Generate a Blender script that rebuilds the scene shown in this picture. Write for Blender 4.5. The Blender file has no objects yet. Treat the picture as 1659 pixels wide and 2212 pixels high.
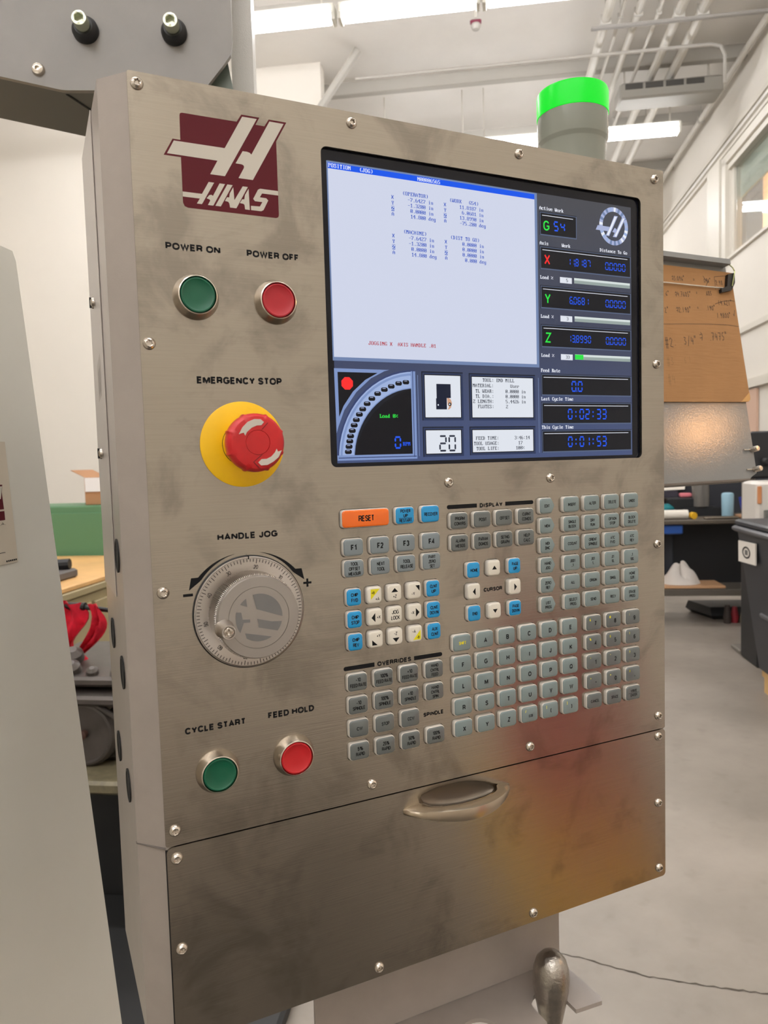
import bpy, math, random
from mathutils import Vector, Matrix
random.seed(7)
S = bpy.context.scene
COL = S.collection
PI = math.pi

# ------------------------------------------------------------------ camera
cam_d = bpy.data.cameras.new('camera'); cam = bpy.data.objects.new('camera', cam_d); COL.objects.link(cam)
cam_d.sensor_fit = 'HORIZONTAL'; cam_d.sensor_width = 36.0; cam_d.lens = 36.0*1600.5/1659.0
CAM = Vector((-0.215, -0.5403, 1.5))
rx, ry, rz = Vector((0.9030, -0.4286, -0.0290)), Vector((-0.0553, -0.0490, -0.9973)), Vector((0.4260, 0.9021, -0.0680))
rz.normalize(); rx = (rx - rz*rx.dot(rz)).normalized(); up = rx.cross(rz)
cam.matrix_world = Matrix(((rx.x, up.x, -rz.x, CAM.x), (rx.y, up.y, -rz.y, CAM.y), (rx.z, up.z, -rz.z, CAM.z), (0, 0, 0, 1)))
cam_d.clip_start = 0.02; cam_d.clip_end = 100
cam_d.dof.use_dof = True; cam_d.dof.focus_distance = 0.66; cam_d.dof.aperture_fstop = 20.0
S.camera = cam
# ------------------------------------------------------------------ world, exposure
w = bpy.data.worlds.new('world'); S.world = w; w.use_nodes = True
w.node_tree.nodes['Background'].inputs[0].default_value = (0.8, 0.85, 0.95, 1); w.node_tree.nodes['Background'].inputs[1].default_value = 0.3
S.view_settings.view_transform = 'Standard'; S.view_settings.look = 'None'
S.view_settings.exposure = 0.0; S.view_settings.gamma = 1.0; S.view_settings.use_curve_mapping = False
TUBE_STRENGTH = 37.0

# ------------------------------------------------------------------ materials
def lin(c): return tuple(((x/255)/12.92 if x/255 <= .04045 else ((x/255+.055)/1.055)**2.4) for x in c)
MATS = {}
def mat(name, rgb, rough=.5, metal=0., spec=.5, emit=None, es=1., bump=0., bscale=200., vary=0., vscale=8., stretch=None, coat=0., aniso=0., trans=0., alpha=1.):
    if name in MATS: return MATS[name]
    m = bpy.data.materials.new(name); m.use_nodes = True
    nt = m.node_tree; b = nt.nodes['Principled BSDF']; L = nt.links
    c = lin(rgb)
    b.inputs['Base Color'].default_value = (*c, 1); b.inputs['Roughness'].default_value = rough
    b.inputs['Metallic'].default_value = metal; b.inputs['Specular IOR Level'].default_value = spec
    b.inputs['Coat Weight'].default_value = coat; b.inputs['Coat Roughness'].default_value = .08
    b.inputs['Anisotropic'].default_value = aniso
    b.inputs['Transmission Weight'].default_value = trans; b.inputs['Alpha'].default_value = alpha
    if emit is not None:
        b.inputs['Emission Color'].default_value = (*lin(emit), 1); b.inputs['Emission Strength'].default_value = es
    if bump or vary:
        tc = nt.nodes.new('ShaderNodeTexCoord'); mp = nt.nodes.new('ShaderNodeMapping'); L.new(tc.outputs['Object'], mp.inputs[0])
        if stretch: mp.inputs['Scale'].default_value = stretch
    if bump:
        n = nt.nodes.new('ShaderNodeTexNoise'); n.inputs['Scale'].default_value = bscale; n.inputs['Detail'].default_value = 3
        L.new(mp.outputs[0], n.inputs['Vector'])
        bp = nt.nodes.new('ShaderNodeBump'); bp.inputs['Strength'].default_value = bump; bp.inputs['Distance'].default_value = .001
        L.new(n.outputs[0], bp.inputs['Height']); L.new(bp.outputs[0], b.inputs['Normal'])
    if vary:
        n2 = nt.nodes.new('ShaderNodeTexNoise'); n2.inputs['Scale'].default_value = vscale; n2.inputs['Detail'].default_value = 6; n2.inputs['Roughness'].default_value = .6
        L.new(tc.outputs['Object'], n2.inputs['Vector'])
        r = nt.nodes.new('ShaderNodeValToRGB'); r.color_ramp.elements[0].position = .3; r.color_ramp.elements[1].position = .7
        r.color_ramp.elements[0].color = (*[x*(1-vary) for x in c], 1); r.color_ramp.elements[1].color = (*[min(1, x*(1+vary)) for x in c], 1)
        L.new(n2.outputs[0], r.inputs[0]); L.new(r.outputs[0], b.inputs['Base Color'])
    MATS[name] = m
    return m
def screen(name, rgb, k=1.0):
    return mat('screen_'+name, (2, 2, 3), rough=.2, spec=.22, emit=rgb, es=k)

def steel_mat(name, rgb, along='x', smudge=.26):
    """brushed stainless: fine grain along one direction, cloudy smudges in gloss and tone"""
    if name in MATS: return MATS[name]
    m = bpy.data.materials.new(name); m.use_nodes = True; nt = m.node_tree; L = nt.links; b = nt.nodes['Principled BSDF']
    tc = nt.nodes.new('ShaderNodeTexCoord')
    mp = nt.nodes.new('ShaderNodeMapping'); mp.inputs['Scale'].default_value = (14, 400, 900); L.new(tc.outputs['Object'], mp.inputs[0])
    g = nt.nodes.new('ShaderNodeTexNoise'); g.inputs['Scale'].default_value = 1.6; g.inputs['Detail'].default_value = 4; L.new(mp.outputs[0], g.inputs['Vector'])
    s = nt.nodes.new('ShaderNodeTexNoise'); s.inputs['Scale'].default_value = 17; s.inputs['Detail'].default_value = 7; s.inputs['Roughness'].default_value = .62; s.inputs['Distortion'].default_value = .6; L.new(tc.outputs['Object'], s.inputs['Vector'])
    s2 = nt.nodes.new('ShaderNodeTexNoise'); s2.inputs['Scale'].default_value = 5; s2.inputs['Detail'].default_value = 4; L.new(tc.outputs['Object'], s2.inputs['Vector'])
    r1 = nt.nodes.new('ShaderNodeMapRange'); r1.inputs['From Min'].default_value = .3; r1.inputs['From Max'].default_value = .7; r1.inputs['To Min'].default_value = .95; r1.inputs['To Max'].default_value = 1.05; L.new(g.outputs[0], r1.inputs[0])
    r2 = nt.nodes.new('ShaderNodeMapRange'); r2.inputs['From Min'].default_value = .35; r2.inputs['From Max'].default_value = .5; r2.inputs['To Min'].default_value = 1-smudge; r2.inputs['To Max'].default_value = 1; L.new(s.outputs[0], r2.inputs[0])
    mu = nt.nodes.new('ShaderNodeMath'); mu.operation = 'MULTIPLY'; L.new(r1.outputs[0], mu.inputs[0]); L.new(r2.outputs[0], mu.inputs[1])
    vm = nt.nodes.new('ShaderNodeVectorMath'); vm.operation = 'SCALE'; vm.inputs[0].default_value = lin(rgb); L.new(mu.outputs[0], vm.inputs['Scale'])
    L.new(vm.outputs[0], b.inputs['Base Color'])
    b.inputs['Metallic'].default_value = 1.0; b.inputs['Anisotropic'].default_value = .85
    tv = nt.nodes.new('ShaderNodeCombineXYZ'); tv.inputs[2].default_value = 1.0; L.new(tv.outputs[0], b.inputs['Tangent'])
    r3 = nt.nodes.new('ShaderNodeMapRange'); r3.inputs['From Min'].default_value = .3; r3.inputs['From Max'].default_value = .7; r3.inputs['To Min'].default_value = .16; r3.inputs['To Max'].default_value = .24; L.new(s2.outputs[0], r3.inputs[0]); L.new(r3.outputs[0], b.inputs['Roughness'])
    bp = nt.nodes.new('ShaderNodeBump'); bp.inputs['Strength'].default_value = .08; bp.inputs['Distance'].default_value = .0005; L.new(g.outputs[0], bp.inputs['Height']); L.new(bp.outputs[0], b.inputs['Normal'])
    MATS[name] = m; return m

M_steel = steel_mat('brushed_stainless', (169, 161, 150))
M_paint = mat('grey_paint', (157, 147, 139), rough=.30, bump=.07, bscale=900, vary=.05, vscale=30)
M_paint2 = mat('machine_grey_lightened', (222, 220, 210), rough=.28, bump=.05, bscale=500, vary=.03, vscale=4)  # same paint as the arm; lightened colour stands in for side light
M_galv = mat('zinc_plate', (205, 200, 194), rough=.4, metal=.6, vary=.08, vscale=60)
M_chrome = mat('nickel', (205, 196, 184), rough=.22, metal=1)
M_screw = mat('stainless_screw', (200, 192, 182), rough=.22, metal=1)
M_dark = mat('black_plastic', (16, 16, 18), rough=.4)
M_black = mat('black_ink', (16, 17, 20), rough=.55, spec=.2)
M_green = mat('green_button', (8, 88, 62), rough=.35)
M_red = mat('red_button', (190, 30, 36), rough=.35)
M_red2 = mat('faded_red_button', (172, 30, 42), rough=.4)
M_estop = mat('red_plastic', (190, 24, 28), rough=.38, vary=.1, vscale=60)
M_yellow = mat('yellow_plate', (240, 190, 0), rough=.45, vary=.05, vscale=40)
M_white_ink = mat('cream_ink', (196, 190, 178), rough=.55, spec=.2)
M_maroon = mat('maroon_ink', (88, 22, 32), rough=.5, spec=.2)
M_alu = mat('satin_aluminium', (196, 190, 184), rough=.34, metal=1, aniso=.85)
_t = M_alu.node_tree.nodes.new('ShaderNodeTangent'); _t.direction_type = 'RADIAL'; _t.axis = 'Y'; M_alu.node_tree.links.new(_t.outputs[0], M_alu.node_tree.nodes['Principled BSDF'].inputs['Tangent'])
M_alu2 = mat('matt_aluminium', (170, 165, 160), rough=.42, metal=.9)
M_alud = mat('dark_logo_ink', (118, 117, 116), rough=.5, metal=.3)

# ------------------------------------------------------------------ mesh helpers
class MB:
    def __init__(s): s.v = []; s.f = []; s.m = []; s.mats = []
    def mi(s, m):
        if m not in s.mats: s.mats.append(m)
        return s.mats.index(m)
    def poly(s, pts, m):
        n = len(s.v); s.v += [tuple(p) for p in pts]; s.f.append(list(range(n, n+len(pts)))); s.m.append(s.mi(m)); return s
    def loops(s, loops, m, cap0=True, cap1=True, closed=True):
        n = len(s.v); k = len(loops[0]); i = s.mi(m)
        for lp in loops: s.v += [tuple(p) for p in lp]
        for a in range(len(loops)-1):
            for j in range(k if closed else k-1):
                q = (j+1) % k
                s.f.append([n+a*k+j, n+a*k+q, n+(a+1)*k+q, n+(a+1)*k+j]); s.m.append(i)
        if cap0: s.f.append([n+j for j in reversed(range(k))]); s.m.append(i)
        if cap1: s.f.append([n+(len(loops)-1)*k+j for j in range(k)]); s.m.append(i)
        return s
    def box(s, a, b, m):
        x0, y0, z0 = a; x1, y1, z1 = b
        return s.loops([[(x0, y0, z0), (x1, y0, z0), (x1, y1, z0), (x0, y1, z0)], [(x0, y0, z1), (x1, y0, z1), (x1, y1, z1), (x0, y1, z1)]], m)
    def bbox(s, a, b, m, r=.003):
        """box with chamfered vertical and horizontal edges"""
        x0, y0, z0 = a; x1, y1, z1 = b
        def rect(i, z): 
            e = r
            return [(x0+e+i, y0+i, z), (x1-e-i, y0+i, z), (x1-i, y0+e+i, z), (x1-i, y1-e-i, z), (x1-e-i, y1-i, z), (x0+e+i, y1-i, z), (x0+i, y1-e-i, z), (x0+i, y0+e+i, z)]
        return s.loops([rect(r, z0), rect(0, z0+r), rect(0, z1-r), rect(r, z1)], m)
    def tube(s, pts, r, m, n=10, caps=True):
        pts = [Vector(p) for p in pts]; L = []
        up = None
        for i, p in enumerate(pts):
            d = (pts[min(i+1, len(pts)-1)] - pts[max(i-1, 0)]).normalized()
            if up is None: up = d.orthogonal().normalized()
            up = (up - d*up.dot(d)).normalized(); sd = d.cross(up)
            rr = r[i] if isinstance(r, (list, tuple)) else r
            L.append([p + up*(rr*math.cos(2*PI*k/n)) + sd*(rr*math.sin(2*PI*k/n)) for k in range(n)])
        return s.loops(L, m, caps, caps)
    def lathe(s, c, ax, prof, m, n=32, mod=None, cap0=True, cap1=True):
        """prof: (radius, distance along ax); c base centre"""
        ax = Vector(ax).normalized(); c = Vector(c)
        e1 = Vector((0, 0, 1)) if abs(ax.z) < .9 else Vector((1, 0, 0)); e1 = (e1-ax*e1.dot(ax)).normalized(); e2 = ax.cross(e1)
        L = []
        for i, (r, h) in enumerate(prof):
            L.append([c+ax*h+e1*(math.cos(2*PI*k/n)*(r*(mod(i, k, n) if mod else 1)))+e2*(math.sin(2*PI*k/n)*(r*(mod(i, k, n) if mod else 1))) for k in range(n)])
        return s.loops(L, m, cap0, cap1)
    def mesh(s, name, origin=(0, 0, 0), smooth=35):
        o = Vector(origin)
        me = bpy.data.meshes.new(name); me.from_pydata([tuple(Vector(p)-o) for p in s.v], [], s.f)
        for m in s.mats: me.materials.append(m)
        me.polygons.foreach_set('material_index', s.m)
        if smooth:
            me.polygons.foreach_set('use_smooth', [True]*len(s.f)); me.set_sharp_from_angle(angle=math.radians(smooth))
        me.update(); return me

WL = {}      # world origin of every object
def link(name, me, parent=None, loc=(0, 0, 0), **tags):
    o = bpy.data.objects.new(name, me); COL.objects.link(o)
    loc = Vector(loc); WL[o.name] = loc
    if parent is not None:
        o.parent = parent; o.location = loc - WL[parent.name]
    else: o.location = loc
    for k, v in tags.items(): o[k] = v
    return o
def obj(name, mb, parent=None, loc=None, smooth=35, **tags):
    if loc is None: loc = WL[parent.name] if parent is not None else (0, 0, 0)
    return link(name, mb.mesh(name, loc, smooth), parent, loc, **tags)
def thing(name, loc, label, cat, group=None):
    o = link(name, None, None, loc, label=label, category=cat)
    o.empty_display_size = .05
    if group: o['group'] = group
    return o

# ---- panel coordinates: u right, v down in mm from the steel face's top left corner, h mm out of the face
def W(u, v, h=0.): return Vector((-.1425+u/1000., -h/1000., 1.769-v/1000.))
def P2(pts, h): return [W(u, v, h) for u, v in pts]
def prism(mb, pts, h0, h1, m): return mb.loops([P2(pts, h0), P2(pts, h1)], m)
def rect(u0, v0, u1, v1): return [(u0, v0), (u0, v1), (u1, v1), (u1, v0)]
def rrect(cu, cv, w, h, r, n=4):
    out = []
    for (sx, sy, a0) in ((1, -1, -90), (1, 1, 0), (-1, 1, 90), (-1, -1, 180)):
        for k in range(n+1):
            a = math.radians(a0+90*k/n); out.append((cu+sx*(w/2-r)+r*math.cos(a), cv+sy*(h/2-r)+r*math.sin(a)))
    return out[::-1]
def circ(cu, cv, r, n=48, a0=0): return [(cu+r*math.sin(2*PI*k/n+a0), cv-r*math.cos(2*PI*k/n+a0)) for k in range(n)]
def line2(p, q, w):
    d = Vector((q[0]-p[0], q[1]-p[1])); d.normalize(); n = Vector((-d.y, d.x))*w/2
    return [(p[0]+n.x, p[1]+n.y), (q[0]+n.x, q[1]+n.y), (q[0]-n.x, q[1]-n.y), (p[0]-n.x, p[1]-n.y)]
def panel_lathe(mb, u, v, prof, m, n=40, mod=None, cap0=True, cap1=True):
    return mb.lathe(W(u, v), (0, -1, 0), [(r/1000., h/1000.) for r, h in prof], m, n, mod, cap0, cap1)

# ---- lettering: a grotesque drawn with mitred strokes (unit box, y up)
def _arc(cx, cy, rx, ry, a0, a1, n=8): return [(cx+rx*math.cos(math.radians(a0+(a1-a0)*i/n)), cy+ry*math.sin(math.radians(a0+(a1-a0)*i/n))) for i in range(n+1)]
_O = _arc(.5, .68, .5, .32, 0, 180)+_arc(.5, .32, .5, .32, 180, 360)+[(1, .68)]
_O = [(1, .66)]+_arc(.5, .64, .5, .36, 0, 180, 10)+_arc(.5, .36, .5, .36, 180, 360, 10)+[(1, .66)]
GL = {'A': (.74, [[(0, 0), (.5, 1), (1, 0)], [(.17, .3), (.83, .3)]]), 'B': (.68, [[(0, 0), (0, 1), (.6, 1)]+_arc(.62, .765, .34, .235, 90, -90, 6)+[(0, .53)], [(.6, .53)]+_arc(.66, .265, .34, .265, 90, -90, 6)+[(0, 0)]]),
 'C': (.74, [_arc(.52, .64, .5, .36, 25, 180, 8)+_arc(.52, .36, .5, .36, 180, 335, 8)]), 'D': (.72, [[(0, 0), (0, 1), (.45, 1)]+_arc(.45, .5, .55, .5, 90, -90, 12)+[(0, 0)]]),
 'E': (.62, [[(1, 0), (0, 0), (0, 1), (1, 1)], [(0, .52), (.92, .52)]]), 'F': (.58, [[(0, 0), (0, 1), (1, 1)], [(0, .5), (.85, .5)]]), 'G': (.78, [_arc(.5, .64, .5, .36, 28, 180, 8)+_arc(.5, .36, .5, .36, 180, 330, 8)+[(1, .2), (1, .45), (.55, .45)]]),
 'H': (.72, [[(0, 0), (0, 1)], [(1, 0), (1, 1)], [(0, .52), (1, .52)]]), 'I': (.06, [[(.5, 0), (.5, 1)]]), 'J': (.54, [[(1, 1), (1, .3)]+_arc(.5, .3, .5, .3, 0, -180, 8)]), 'K': (.7, [[(0, 0), (0, 1)], [(1, 1), (0, .35)], [(.35, .58), (1, 0)]]),
 'L': (.56, [[(0, 1), (0, 0), (1, 0)]]), 'M': (.88, [[(0, 0), (0, 1)], [(1, 0), (1, 1)], [(.05, .97), (.5, .12), (.95, .97)]]), 'N': (.74, [[(0, 0), (0, 1)], [(1, 0), (1, 1)], [(.04, .96), (.96, .04)]]), 'O': (.80, [_O]), 'P': (.66, [[(0, 0), (0, 1), (.6, 1)]+_arc(.65, .72, .35, .28, 90, -90, 8)+[(0, .44)]]),
 'Q': (.80, [_O, [(.6, .25), (1, -.05)]]), 'R': (.70, [[(0, 0), (0, 1), (.6, 1)]+_arc(.63, .74, .33, .26, 90, -90, 8)+[(0, .48)], [(.62, .48), (.85, .38), (.93, .1), (1, 0)]]),
 'S': (.68, [[(.95, .76)]+_arc(.5, .76, .44, .24, 20, 200, 8)+[(.2, .58), (.8, .45)]+_arc(.5, .25, .48, .25, 20, -170, 9)]), 'T': (.64, [[(0, 1), (1, 1)], [(.5, 1), (.5, 0)]]), 'U': (.72, [[(0, 1), (0, .34)]+_arc(.5, .34, .5, .34, 180, 360, 10)+[(1, 1)]]),
 'V': (.70, [[(0, 1), (.5, 0), (1, 1)]]), 'W': (1.0, [[(0, 1), (.25, 0), (.5, .95), (.75, 0), (1, 1)]]), 'X': (.70, [[(0, 1), (1, 0)], [(0, 0), (1, 1)]]), 'Y': (.70, [[(0, 1), (.5, .42), (1, 1)], [(.5, .42), (.5, 0)]]), 'Z': (.64, [[(0, 1), (1, 1), (0, 0), (1, 0)]]),
 '0': (.56, [_O]), '1': (.34, [[(.1, .76), (.8, 1), (.8, 0)]]), '2': (.56, [_arc(.5, .72, .48, .28, 165, -25, 8)+[(.02, .0), (1, 0)]]), '3': (.56, [_arc(.48, .76, .46, .24, 155, -90, 9), _arc(.48, .27, .52, .27, 90, -155, 9)]), '4': (.60, [[(.78, 0), (.78, 1), (0, .28), (1, .28)]]),
 '5': (.56, [[(.95, 1), (.18, 1), (.08, .5)]+_arc(.5, .31, .5, .31, 120, -155, 9)]), '6': (.56, [_arc(.52, .64, .5, .36, 35, 180, 7)+[(.02, .3)]+_arc(.5, .3, .48, .3, 180, 540, 14)]), '7': (.56, [[(0, 1), (1, 1), (.35, 0)]]), '8': (.56, [_arc(.5, .765, .42, .235, 0, 360, 14), _arc(.5, .275, .5, .275, 0, 360, 14)]),
 '9': (.56, [_arc(.5, .7, .48, .3, 0, 360, 14), [(.98, .7)]+_arc(.48, .36, .5, .36, 0, -145, 7)]), '+': (.6, [[(0, .42), (1, .42)], [(.5, .72), (.5, .12)]]), '-': (.5, [[(0, .40), (1, .40)]]), '.': (.05, [[(.5, -.12), (.5, .14)]]), '%': (.95, [_arc(.2, .78, .18, .2, 0, 360, 10), _arc(.8, .22, .18, .2, 0, 360, 10), [(.75, 1), (.25, 0)]]),
 '(': (.36, [_arc(1.3, .45, 1.2, .75, 128, 232, 8)]), ')': (.36, [_arc(-.3, .45, 1.2, .75, 52, -52, 8)]), '[': (.2, [[(1, 1.1), (.2, 1.1), (.2, -.1), (1, -.1)]]), ']': (.2, [[(0, 1.1), (.8, 1.1), (.8, -.1), (0, -.1)]]), '/': (.3, [[(0, -.05), (1, 1.05)]]), ':': (.04, [[(.5, .0), (.5, .12)], [(.5, .55), (.5, .67)]]),
 '=': (.55, [[(0, .6), (1, .6)], [(0, .3), (1, .3)]]), '#': (.6, [[(.2, 0), (.4, 1)], [(.6, 0), (.8, 1)], [(0, .65), (1, .65)], [(0, .35), (1, .35)]]), '?': (.5, [_arc(.45, .75, .42, .25, 165, -60, 8)+[(.5, .3)], [(.5, -.05), (.5, .08)]]), '*': (.4, [[(.5, 1), (.5, .5)], [(.1, .88), (.9, .62)], [(.1, .62), (.9, .88)]]),
 "'": (.05, [[(.5, 1), (.5, .7)]]), '!': (.05, [[(.5, 1), (.5, .3)], [(.5, -.05), (.5, .08)]]), '$': (.56, [[(.95, .76)]+_arc(.5, .76, .44, .2, 20, 200, 8)+[(.2, .58), (.8, .45)]+_arc(.5, .25, .48, .21, 20, -170, 9), [(.5, 1.1), (.5, -.1)]]), '&': (.7, [[(1, 0), (.2, .78), (.45, 1), (.65, .8), (.1, .4), (.1, .1), (.5, 0), (.95, .4)]]), '@': (.8, [_O, _arc(.5, .5, .25, .22, 0, 360, 10)])}
def ribbon(mb, pts, w_, place, m):
    P = [Vector(p) for p in pts]; Q = [P[0]]
    for p in P[1:]:
        if (p-Q[-1]).length > 1e-5: Q.append(p)
    if len(Q) < 2: return
    closed = (Q[0]-Q[-1]).length < 1e-4 and len(Q) > 3
    if closed: Q.pop()
    n = len(Q); L_, R_ = [], []
    for i in range(n):
        a = Q[i-1] if (i > 0 or closed) else None; c = Q[(i+1) % n] if (i < n-1 or closed) else None
        d0 = (Q[i]-a).normalized() if a is not None else None; d1 = (c-Q[i]).normalized() if c is not None else None
        if d0 is None: d0 = d1
        if d1 is None: d1 = d0
        n0 = Vector((-d0.y, d0.x)); n1 = Vector((-d1.y, d1.x)); mt = n0+n1
        if mt.length < .3: mt = n1
        mt.normalize(); k = min(1/max(mt.dot(n1), .3), 1.9)
        L_.append(Q[i]+mt*(w_/2*k)); R_.append(Q[i]-mt*(w_/2*k))
    if closed: L_.append(L_[0]); R_.append(R_[0])
    b0 = len(mb.v); i_ = mb.mi(m)
    for l, r in zip(L_, R_): mb.v += [tuple(place(l.x, l.y)), tuple(place(r.x, r.y))]
    for i in range(len(L_)-1): mb.f.append([b0+2*i, b0+2*i+1, b0+2*i+3, b0+2*i+2]); mb.m.append(i_)
def text(mb, body, place, m, cap, cx=None, x0=None, x1=None, base=0., sx=.84, bold=.03, maxw=None):
    """place(x, y) -> 3D, y up from base; cap is the capital height; bold sets the stroke"""
    swr = .12+1.6*bold; sw = cap*swr; gapw = swr+.045
    tot = 0; lay = []
    for ch in body:
        if ch == ' ': tot += .34; continue
        w_ = GL[ch][0]; w_ = w_ if w_ < .4 else max(w_*1.06-.8*swr, .4*w_); lay.append((ch, tot, w_)); tot += w_+gapw
    tot -= gapw
    inner = None
    if x0 is not None and x1 is not None: inner = (x1-x0-sw)/tot; off = x0+sw/2
    else:
        inner = cap*sx
        if maxw and tot*inner+sw > maxw: inner = (maxw-sw)/tot
        off = (cx-tot*inner/2) if cx is not None else x0+sw/2
    for ch, t, w_ in lay:
        for st in GL[ch][1]:
            pts = [(off+(t+x*w_)*inner, base+sw/2+y*(cap-sw)) for x, y in st]
            ribbon(mb, pts, sw, place, m)
def ptext(mb, body, m, cap, h, u=None, v=0., u0=None, u1=None, sx=.84, bold=.03, maxw=None):
    """panel lettering; v is the baseline"""
    text(mb, body, lambda x, y: W(x, v-y, h), m, cap, cx=u, x0=u0, x1=u1, sx=sx, bold=bold, maxw=maxw)

# ---- terminal font, 8 pixel wide rows (top row first)
F = {'A':'10386CC6C6FEC6C6C6C6','B':'FC6666667C66666666FC','C':'3C66C2C0C0C0C0C2663C','D':'F86C6666666666666CF8','E':'FE6662687868606266FE','F':'FE6662687868606060F0',
'G':'3C66C2C0C0DEC6C6663A','H':'C6C6C6C6FEC6C6C6C6C6','I':'3C18181818181818183C','J':'1E0C0C0C0C0CCCCCCC78','K':'E666666C78786C6666E6','L':'F06060606060606266FE',
'M':'C6EEFEFED6C6C6C6C6C6','N':'C6E6F6FEDECEC6C6C6C6','O':'7CC6C6C6C6C6C6C6C67C','P':'FC6666667C60606060F0','R':'FC6666667C6C666666E6','S':'7CC6C660380C06C6C67C',
'T':'7E7E5A1818181818183C','U':'C6C6C6C6C6C6C6C6C67C','V':'C6C6C6C6C6C6C66C3810','W':'C6C6C6C6D6D6D6FEEE6C','X':'C6C66C7C38387C6CC6C6','Y':'666666663C181818183C',
'Z':'FEC6860C183060C2C6FE','0':'7CC6C6CEDEF6E6C6C67C','1':'1838781818181818187E','2':'7CC6060C183060C0C6FE','3':'7CC606063C060606C67C','4':'0C1C3C6CCCFE0C0C0C1E',
'5':'FEC0C0C0FC060606C67C','6':'3860C0C0FCC6C6C6C67C','7':'FEC606060C1830303030','8':'7CC6C6C67CC6C6C6C67C','9':'7CC6C6C67E0606060C78',
'a':'000000780C7CCCCCCC76','c':'0000007CC6C0C0C0C67C','d':'1C0C0C3C6CCCCCCCCC76','e':'0000007CC6FEC0C0C67C','g':'00000076CCCCCCCCCC7C0CCC78','h':'E060606C7666666666E6',
'i':'18180038181818181 83C'.replace(' ', ''),'k':'E06060666C78786C66E6','l':'3818181818181818183C','m':'000000ECFED6D6D6D6C6','n':'000000DC666666666666','o':'0000007CC6C6C6C6C67C',
'r':'000000DC7666606060F0','s':'0000007CC660380CC67C','t':'103030FC30303030361C','x':'000000C66C3838386CC6','v':'000000C6C6C6C6C66C38','y':'000000C6C6C6C6C6C67E060CF8','u':'000000CCCCCCCCCCCC76',
'(':'0C18303030303030180C',')':'30180C0C0C0C0C0C1830','-':'00000000007E00000000','.':'00000000000000001818',':':'00001818000000181800','%':'00C2C60C183060C68600'}
def vga(mb, s, u, v, m, h, px=.2969, sy=None, bold=False):
    """terminal text, top-left at (u, v)"""
    sy = sy or px
    for ci, ch in enumerate(s):
        if ch == ' ' or ch not in F: continue
        rows = F[ch]; o = u+ci*8*px
        for r in range(len(rows)//2):
            bits = int(rows[2*r:2*r+2], 16); k = 0
            while k < 8:
                if bits & (128 >> k):
                    e = k
                    while e < 8 and bits & (128 >> e): e += 1
                    mb.poly(P2(rect(o+k*px, v+r*sy, o+e*px+(px*.25 if bold else 0), v+(r+1)*sy), h), m); k = e
                else: k += 1
SEG = {'0':'abcdef','1':'bc','2':'abged','3':'abgcd','4':'fgbc','5':'afgcd','6':'afgedc','7':'abc','8':'abcdefg','9':'abcdfg','S':'afgcd'}
def seg7(mb, s, u, v, w, hh, pitch, m, h, t=None):
    t = t or w*.2
    for ci, ch in enumerate(s):
        o = u+ci*pitch; e = t*.45; q = t*.22
        def hb(y): return [(o+e, y), (o+e+t*.4, y-t/2), (o+w-e-t*.4, y-t/2), (o+w-e, y), (o+w-e-t*.4, y+t/2), (o+e+t*.4, y+t/2)]
        def vb(x, y0, y1): y0 += e; y1 -= e; return [(x, y0), (x+t/2, y0+t*.4), (x+t/2, y1-t*.4), (x, y1), (x-t/2, y1-t*.4), (x-t/2, y0+t*.4)]
        g = {'a': hb(v+t/2), 'g': hb(v+hh/2), 'd': hb(v+hh-t/2), 'f': vb(o+t/2, v+t/2, v+hh/2), 'e': vb(o+t/2, v+hh/2, v+hh-t/2), 'b': vb(o+w-t/2, v+t/2, v+hh/2), 'c': vb(o+w-t/2, v+hh/2, v+hh-t/2)}
        for c in SEG.get(ch, ''): mb.poly(P2(g[c], h), m)
        if ch == ':':
            for yy in (.3, .7): mb.poly(P2(rect(o+w*.35, v+hh*yy-t*.6, o+w*.35+t*1.1, v+hh*yy+t*.6), h), m)
        if ch == '.': mb.poly(P2(rect(o, v+hh-t*1.1, o+t, v+hh), h), m)

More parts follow.
